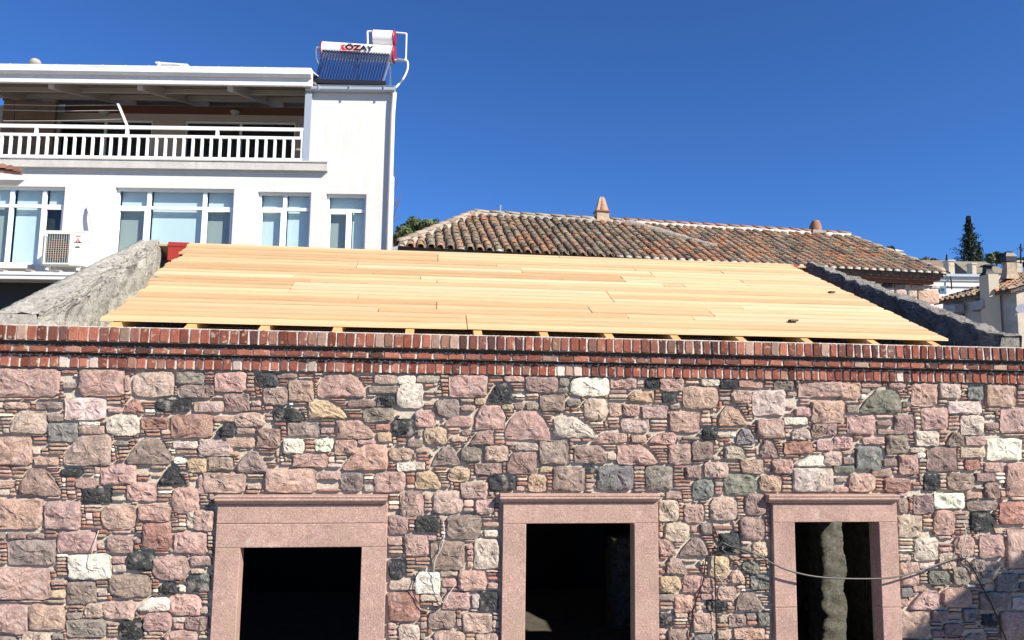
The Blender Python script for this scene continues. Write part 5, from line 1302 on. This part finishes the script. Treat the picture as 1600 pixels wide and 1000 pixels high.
# chimneys of that house
c1 = fempty('chimney', F(1549, 455, 22.6), 'slim cream wall chimney with dark flared cap on the shaded house', 'chimney')
def wallx(d): return nx + (fx_ - nx) * (d - dN) / (dF_ - dN)
cb = F(1544, 428, 22.4); cw = F(1560, 428, 22.4)
mb = MB(); mb.box((cb.x, 22.4, 0.5), (cw.x, 22.85, cb.z)); part(mb, 'shaft', m_cream, c1)
mb = MB(); zt_ = F(1548, 412, 22.4).z; q = cb.z; xm = (cb.x + cw.x) / 2 - .03
V = []
for (h_, w_) in ((0, .17), (.35, .10), (.8, .09), (.85, .17), (1, .12)):
    z = q + .001 + (zt_ - q) * h_
    V += [(xm - w_, 22.62 - w_, z), (xm + w_, 22.62 - w_, z), (xm + w_, 22.62 + w_, z), (xm - w_, 22.62 + w_, z)]
mb.add(V, [(k * 4 + j, k * 4 + (j + 1) % 4, k * 4 + 4 + (j + 1) % 4, k * 4 + 4 + j) for k in range(4) for j in range(4)] + [(16, 17, 18, 19)]); part(mb, 'cap', m_ink, c1)
c2 = fempty('chimney', F(1577, 428, 24), 'fat round topped chimney, left side shade painted as a black hood, above the tile roof', 'chimney')
mb = MB(); dC = 23.6; xb0, xb1 = F(1570, 430, dC).x, F(1585, 430, dC).x; xm = (xb0 + xb1) / 2; hw = (xb1 - xb0) / 2; z0_, z1_ = F(1577, 432, dC).z, F(1577, 393, dC).z
V = []; prof = [(0, 1.5), (.18, 1.12), (.4, .95), (.6, .92), (.62, 1.12), (.8, 1.15), (.93, .85), (1, .35)]
for (h_, w_) in prof:
    z = z0_ - .1 + (z1_ - z0_ + .1) * h_; k_ = hw * w_
    V += [(xm - k_, dC - k_ * .8, z), (xm + k_, dC - k_ * .8, z), (xm + k_, dC + k_ * .8, z), (xm - k_, dC + k_ * .8, z)]
mbb = MB(); mbb.add(V[:16], [(k * 4 + j, k * 4 + (j + 1) % 4, k * 4 + 4 + (j + 1) % 4, k * 4 + 4 + j) for k in range(3) for j in range(4)]); part(mbb, 'shaft', m_chs, c2)
mbb = MB(); mbb.add([Vector(v) + Vector((0, 0, .002)) for v in V[16:]], [(k * 4 + j, k * 4 + (j + 1) % 4, k * 4 + 4 + (j + 1) % 4, k * 4 + 4 + j) for k in range(3) for j in range(4)] + [(0, 1, 2, 3), (12, 13, 14, 15)]); part(mbb, 'hood', m_ink, c2)  # black hood colour carries the shade of the chimney's left side
for (px, py, lab) in ((1530, 477, 'white air conditioner box beside the slim chimney on the shaded wall'), (1500, 483, 'farther air conditioner box near the left end of the shaded wall')):
    d = 23.0 if px > 1515 else 24.0; x = wallx(d); p = F(px, py, d)
    mb = MB(); mb.box((x - .34, d - .35, p.z - .14), (x - .04, d + .3, p.z + .12)); 
    mb.bar((x - .3, d - .2, p.z - .16), (x, d - .2, p.z - .16), .03, .03); mb.bar((x - .3, d + .2, p.z - .16), (x, d + .2, p.z - .16), .03, .03)
    o = mb.obj('wall_air_conditioner', m_shwall, None, FM); tag(o, lab, 'air conditioner', 'air conditioners on the shaded wall')
for (px, py) in ((1533, 492), (1500, 497)):
    d = 23.0 if px > 1515 else 24.0; x = wallx(d); p = F(px, py, d); mb = MB(); mb.box((x - .03, d - .25, p.z - .5), (x + .02, d + .25, p.z + .1)); part(mb, 'window', m_room, sh2)
mb = MB(); p = F(1597, 484, 21.5); mb.tube([p, p + Vector((-.05, -.06, .03))], [.02, .15], 14); mb.tube([p, p + Vector((.1, .45, -.1))], .02, 6)
tag(mb.obj('satellite_dish', m_wmetal, None, FM), 'small white satellite dish at the right edge beside the tan wall', 'satellite dish')
# small roofs and stacks farther up the slope
def cottage(px0, px1, pyt, pye, pyb, d, label, wallm, roofm, deep=4):
    a = F(px0, pye, d); b = F(px1, pye, d); t = F((px0 + px1) / 2, pyt, d + deep / 2).z
    o = fempty('cottage', (a.x, d, 0), label, 'house', 'small houses farther up the slope'); zb_ = F(px0, pyb, d).z - 2
    mb = MB(); mb.box((a.x + .1, d + .1, 0), (b.x - .1, d + deep - .1, a.z)); part(mb, 'wall', wallm, o)
    mb = MB(); ym = d + deep / 2
    mb.add([(a.x, d, a.z), (b.x, d, a.z), (b.x - (b.x - a.x) * .15, ym, t), (a.x + (b.x - a.x) * .15, ym, t), (a.x, d + deep, a.z), (b.x, d + deep, a.z)], [(0, 1, 2, 3), (5, 4, 3, 2), (1, 5, 2), (4, 0, 3), (0, 4, 5, 1)], (.2, .14, .10)); part(mb, 'roof', roofm, o)
m_olive = mat('olive_roof', (.20, .175, .125), rough=1, noise=[(2, .25), (9, .2)])
cottage(1512, 1585, 409, 426, 440, 42, 'distant house with an olive brown roof between the two chimneys', m_cream, m_olive)
cottage(1455, 1515, 407, 425, 435, 48, 'distant house with dark brown tile roof above the white house', m_mortar, m_roof)
cottage(1376, 1414, 386, 392, 400, 50, 'distant pale house peeping over the right hip of the old roof', m_white, m_white)
for (x0, x1, yt, yb, d, lab) in ((1483, 1491, 406, 428, 40, 'square cream chimney stack standing above the white house'), (1589, 1597, 407, 418, 36, 'small white chimney box behind the fat chimney'), (1519, 1525, 411, 418, 41, 'tiny white chimney left of the olive roof')):
    a = F(x0, yb, d); b = F(x1, yt, d); mb = MB(); mb.box((a.x, d, a.z - .5), (b.x, d + .5, b.z - .08)); mb.box((a.x - .04, d - .04, b.z - .079), (b.x + .04, d + .54, b.z)); mb.box((a.x + .05, d - .01, b.z - .35), (b.x - .05, d - .001, b.z - .2), (.05, .05, .05))
    tag(mb.obj('chimney', m_cream, None, FM), lab, 'chimney', 'chimneys of the far houses')
mb = MB(); a = F(1595, 412, 30); b = F(1595, 381, 30); mb.tube([a, b], .03, 5); mb.tube([F(1589, 389, 30), F(1601, 388, 30)], .02, 5); mb.tube([F(1592, 386, 30.2), F(1598, 392, 29.8)], .02, 5)
tag(mb.obj('antenna', m_ink, None, FM), 'dark television antenna standing at the right edge against the sky', 'antenna')
# hill behind them
mb = MB(); V = []; nx_, ny_ = 60, 16
for j in range(ny_ + 1):
    for i in range(nx_ + 1):
        x = -160 + 400 * i / nx_; y = 70 + 140 * j / ny_
        h_ = 17.0 * math.exp(-((y - 100) / 42) ** 2) * (1 / (1 + math.exp(-(x - 22) / 11))) + .7 * math.sin(x * .13) * math.sin(y * .1)
        V.append((x, y, max(-.5, h_)))
mb.add(V, [(j * (nx_ + 1) + i, j * (nx_ + 1) + i + 1, (j + 1) * (nx_ + 1) + i + 1, (j + 1) * (nx_ + 1) + i) for j in range(ny_) for i in range(nx_)], (1, 1, 1), True)
structure(mb.obj('hill', m_hill, None, FM))

# ================================================================== trees
GR = [(.045, .065, .025), (.03, .05, .02), (.06, .08, .03), (.085, .11, .045)]
DK = [(.018, .032, .016), (.025, .042, .020), (.013, .024, .013)]
def leafcloud(mb, blobs, n, size, cols, flat=.7):
    tot = sum(b[3] ** 2 for b in blobs)
    for (x, y, z, r) in blobs:
        for _ in range(int(n * r * r / tot)):
            d = Vector((random.gauss(0, 1), random.gauss(0, 1), random.gauss(0, 1))).normalized() * r * (U(.45, 1.06))
            c = Vector((x, y, z)) + Vector((d.x, d.y, d.z * .85)); s_ = size * U(.6, 1.3)
            nrm = (d.normalized() + Vector((U(-flat, flat), U(-flat, flat), U(-flat, flat)))).normalized(); a = nrm.cross(Vector((U(-1, 1), U(-1, 1), U(-1, 1)))).normalized(); b = nrm.cross(a)
            mb.add([c - a * s_, c - b * s_ * .5, c + a * s_, c + b * s_ * .5], [(0, 1, 2, 3)], jit(random.choice(cols), .3))
def tree(name, blobs, base, n, size, cols, label, cat='tree', frame=FM, trunk_r=.12):
    o = empty(name, frame @ T(base), label, cat)
    mb = MB(); leafcloud(mb, blobs, n, size, cols); mb.obj('crown', m_leaf, o, frame)
    mb = MB(); b = Vector(base); cx = sum(q[0] for q in blobs) / len(blobs); cz = sum(q[2] for q in blobs) / len(blobs); cy = sum(q[1] for q in blobs) / len(blobs)
    mid = Vector((cx, cy, cz)); mb.tube([b, b.lerp(mid, .5) + Vector((.05, 0, 0)), mid], [trunk_r, trunk_r * .8, trunk_r * .5], 7)
    for q in blobs: mb.tube([b.lerp(mid, .75), Vector(q[:3])], [trunk_r * .45, trunk_r * .15], 5)
    mb.obj('trunk', m_bark, o, frame)
dT = 19.5
bl = []
for (px, py, rp_) in ((632, 362, 14), (650, 354, 15), (668, 355, 14), (640, 378, 20), (665, 376, 20), (616, 374, 10), (680, 350, 8), (645, 346, 9), (690, 372, 12)):
    p = F(px, py, dT + U(-.4, .4)); bl.append((p.x, p.y, p.z, rp_ / 1150 * dT))
tree('leafy_tree', bl, (F(655, 400, dT).x, dT, 0), 4200, .07, GR, 'green leafy tree between the white tower and the old tile roof')
# bare twigs beside the tower
bt = fempty('bare_sapling', (F(618, 380, 18).x, 18, 0), 'bare leafless twigs sticking up beside the right edge of the tower', 'tree')
mb = MB(); mb.tube([F(614, 500, 18), F(613, 385, 18), F(612, 345, 18), F(614, 300, 18), F(612, 262, 18)], [.04, .03, .022, .014, .006], 6)
for pts in (((612, 350), (618, 330), (625, 313), (627, 300)), ((613, 325), (618, 318), (623, 316)), ((613, 300), (619, 290), (623, 276)), ((613, 345), (620, 342), (626, 338)), ((613, 282), (617, 268), (622, 262)), ((620, 322), (617, 310), (616, 303))):
    mb.tube([F(x, y, 18 + U(-.1, .1)) for x, y in pts], [.018, .012, .008, .005][:len(pts)] if len(pts) == 4 else [.016, .010, .005], 5)
mb.obj('trunk', m_bark, bt, FM)
# conifer
def conifer(px, pyt, pyb, wpx, d, label, n=1500, name='conifer_tree'):
    top = F(px, pyt, d); bot = F(px, pyb, d); H = top.z - bot.z; Wd = wpx / 2 / 1150 * d
    o = fempty(name, (bot.x, d, 0), label, 'tree', 'conifers against the sky'); mb = MB()
    k = 0; z = 0.02
    while z < .99:
        t = z; rad = Wd * (1 - t) ** 1.05 * U(.65, 1.25) * (1 if t > .1 else .85)
        nb = 9
        for q in range(nb):
            a = 2 * math.pi * (q + U(-.4, .4)) / nb; rr = rad * U(.55, 1.15)
            base = Vector((bot.x, d, bot.z + H * t))
            for s_ in range(7):
                f = (s_ + .5) / 7; c = base + Vector((math.cos(a) * rr * f, math.sin(a) * rr * f, rr * (.22 * f + .12 * f * f)))
                sz = H * .026 * (1.2 - .5 * f)
                for _ in range(3):
                    nr = Vector((U(-1, 1), U(-1, 1), U(-.3, 1))).normalized(); aa = nr.cross(Vector((U(-1, 1), U(-1, 1), .3))).normalized(); bb = nr.cross(aa)
                    cc = c + Vector((U(-1, 1), U(-1, 1), U(-1, .6))) * sz * .8
                    mb.add([cc - aa * sz, cc - bb * sz * .45, cc + aa * sz, cc + bb * sz * .45], [(0, 1, 2, 3)], jit(random.choice(DK), .3))
        z += .042 * (1 - .3 * t) 
    mb.obj('crown', m_leaf, o, FM)
    mb = MB(); mb.tube([(bot.x, d, 0), (bot.x, d, bot.z), top], [Wd * .12, Wd * .1, .02], 7); mb.obj('trunk', m_bark, o, FM)
conifer(1517, 338, 414, 58, 52, 'tall dark conifer rising against the sky above the far houses')
conifer(1531, 378, 414, 26, 53, 'lower dark conifer growing close at the right side of the tall one')
conifer(1480, 398, 420, 10, 50, 'tiny dark conifer tip beside the cream chimney stack')
def bush(px0, px1, pyt, pyb, d, label, cols):
    bl = []; nb = max(3, int((px1 - px0) / 9))
    for i in range(nb):
        px = px0 + (px1 - px0) * (i + .5) / nb; r = (px1 - px0) / nb * .75; p = F(px, pyt + r + U(0, 3), d + U(-.5, .5)); bl.append((p.x, p.y, p.z, r / 1150 * d))
        p = F(px, (pyt + pyb) / 2 + 4, d + U(-.5, .5)); bl.append((p.x, p.y, p.z, r / 1150 * d * 1.1))
    tree('bushy_tree', bl, (F((px0 + px1) / 2, pyb, d).x, d, 0), 1500, .13, cols, label); bpy.data.objects[[o_.name for o_ in bpy.data.objects if o_.name.startswith('bushy_tree')][-1]]['group'] = 'treetops along the hill'
bush(1420, 1464, 400, 416, 52, 'dark green bushy treetops beside the tiled house roof corner', DK + GR[:2])
bush(1543, 1570, 392, 412, 54, 'rounded green tree to the right of the dark conifers', GR[:3] + DK[:1])
bush(1580, 1612, 399, 414, 50, 'dark bushy tree under the antenna at the right edge', DK + GR[1:2])
bush(1378, 1396, 384, 392, 48, 'sparse treetop peeping over the right hip of the old roof', DK)
# street tree off to the right whose crown shades the lower right corner of the wall
wt = W(1545, 1010, 0); tt = 3.6
c0 = wt + Vector((1.0, -.9, 1.0)) * tt
bl = [(c0.x, c0.y, c0.z, .45), (c0.x - .62, c0.y + .2, c0.z - .35, .34), (c0.x + .38, c0.y, c0.z - .12, .5), (c0.x - .42, c0.y + .15, c0.z - .33, .3), (c0.x + .5, c0.y + .1, c0.z + .32, .4), (c0.x - .2, c0.y, c0.z - .45, .4), (c0.x + .1, c0.y, c0.z - .6, .5), (c0.x + .9, c0.y, c0.z, .6)]
tree('street_tree', bl, (c0.x + .5, c0.y, 0), 17000, .085, GR, 'small leafy street tree shading the lower right end of the stone wall', frame=Matrix(), trunk_r=.07)

# ================================================================== cables on the stone wall
WY = lambda x, y, Y=-.05: W(x, y, Y)
def cable(pts, r, m, label, name='cable', Y=-.05):
    P = [W(p[0], p[1], p[2] if len(p) > 2 else Y) for p in pts]
    o = pipe(P, r * (.7 if m is m_cablew else .85), m, name, None, Matrix(), 7); tag(o, label, 'cable', 'cables hanging on the stone wall'); return o
cable([(1126, 866, -.03), (1121, 857, -.05), (1128, 848, -.06), (1140, 853, -.07), (1160, 858, -.09), (1185, 868, -.11), (1210, 882, -.12), (1238, 893, -.12), (1275, 901, -.12), (1320, 904, -.12), (1372, 904, -.12), (1402, 901, -.12), (1440, 891, -.10), (1470, 880, -.07), (1493, 873, -.04), (1502, 876, -.03)], .0075, m_cableg, 'grey cable drooping across the third window between two wall hooks')
cable([(1113, 818, -.03), (1121, 838, -.04), (1127, 850, -.05), (1137, 848, -.06), (1142, 856, -.06), (1135, 863, -.05), (1124, 858, -.05), (1117, 868, -.05), (1117, 900, -.05), (1119, 960, -.05), (1119, 1030, -.05)], .0055, m_cablek, 'black cable looping at the left hook then hanging straight down')
cable([(1122, 862, -.03), (1106, 868, -.03), (1102, 880, -.04), (1100, 900, -.04), (1094, 922, -.04), (1084, 950, -.04), (1076, 1000, -.04), (1072, 1030, -.04)], .005, m_cablek, 'thin black wire curving down left of the hanging black cable')
cable([(1112, 866, -.03), (1112, 884, -.04), (1120, 898, -.04), (1127, 908, -.04), (1130, 914, -.03)], .004, m_cablew, 'short pale wire twisted below the left cable hook')
cable([(1140, 852, -.05), (1160, 862, -.05), (1175, 868, -.05), (1182, 880, -.04)], .005, m_cablek, 'short black wire running right under the drooping cable start')
cable([(1506, 817, -.03), (1509, 830, -.05), (1507, 848, -.06), (1503, 860, -.06), (1504, 870, -.06), (1512, 871, -.06), (1513, 862, -.06), (1507, 858, -.06), (1502, 862, -.05)], .005, m_cablew, 'white cable hanging in a loop above the right wall hook')
cable([(1496, 872, -.03), (1510, 876, -.05), (1522, 892, -.05), (1534, 916, -.05), (1550, 946, -.05), (1562, 975, -.05), (1576, 1010, -.05)], .006, m_cablek, 'black cable running steeply down right from the right hook')
cable([(1500, 874, -.03), (1512, 882, -.05), (1520, 894, -.05), (1528, 908, -.04)], .004, m_cableg, 'short grey wire tail beside the right descending cable')
cable([(692, 812, -.03), (694, 835, -.05), (690, 856, -.06), (680, 875, -.06), (678, 900, -.06), (684, 922, -.06), (692, 942, -.05), (700, 930, -.05), (710, 916, -.03)], .0045, m_cablew, 'pale thin wire hanging in a long S between first and second window')
cable([(692, 942, -.05), (684, 952, -.05), (668, 952, -.05), (652, 940, -.05), (645, 922, -.05), (648, 905, -.04), (656, 890, -.03)], .0045, m_cablek, 'dark wire loop around the white stone between first and second window')
cable([(154, 829, -.03), (149, 845, -.06), (143, 866, -.07), (139, 880, -.07), (142, 888, -.06), (152, 891, -.04)], .0035, m_cablew, 'pale thin wire hanging over the cream stone at lower left')
for (x, y, lab) in ((1124, 856, 'small iron hook holding the left end of the drooping cable'), (1500, 872, 'small iron hook holding the right end of the drooping cable')):
    p = W(x, y, 0); mb = MB(); mb.tube([p + Vector((0, .02, 0)), p + Vector((0, -.06, 0)), p + Vector((0, -.065, .02))], .006, 6); tag(mb.obj('hook', m_alu, None), lab, 'hook', 'iron hooks holding the cables')
# little offcuts lying on the boards
for (x, y, wd_, lab) in ((1300, 460, .05, 'small brown offcut lying near the right edge of the deck'), (1240, 505, .07, 'small brown offcut lying low on the right of the deck')):
    # intersect with the deck plane
    d = ray(x, y); k_ = (zr - ze) / (YR - YE); t = (ze + k_ * (EYE.y - YE) - EYE.z) / (d.z - k_ * d.y); p = EYE + d * t
    mb = MB(); mb.bar(p + Vector((-wd_ / 2, 0, .022)), p + Vector((wd_ / 2, .01, .024)), .04, .016); tag(mb.obj('wood_offcut', m_bark, None), lab, 'wood scrap', 'offcuts lying on the deck')
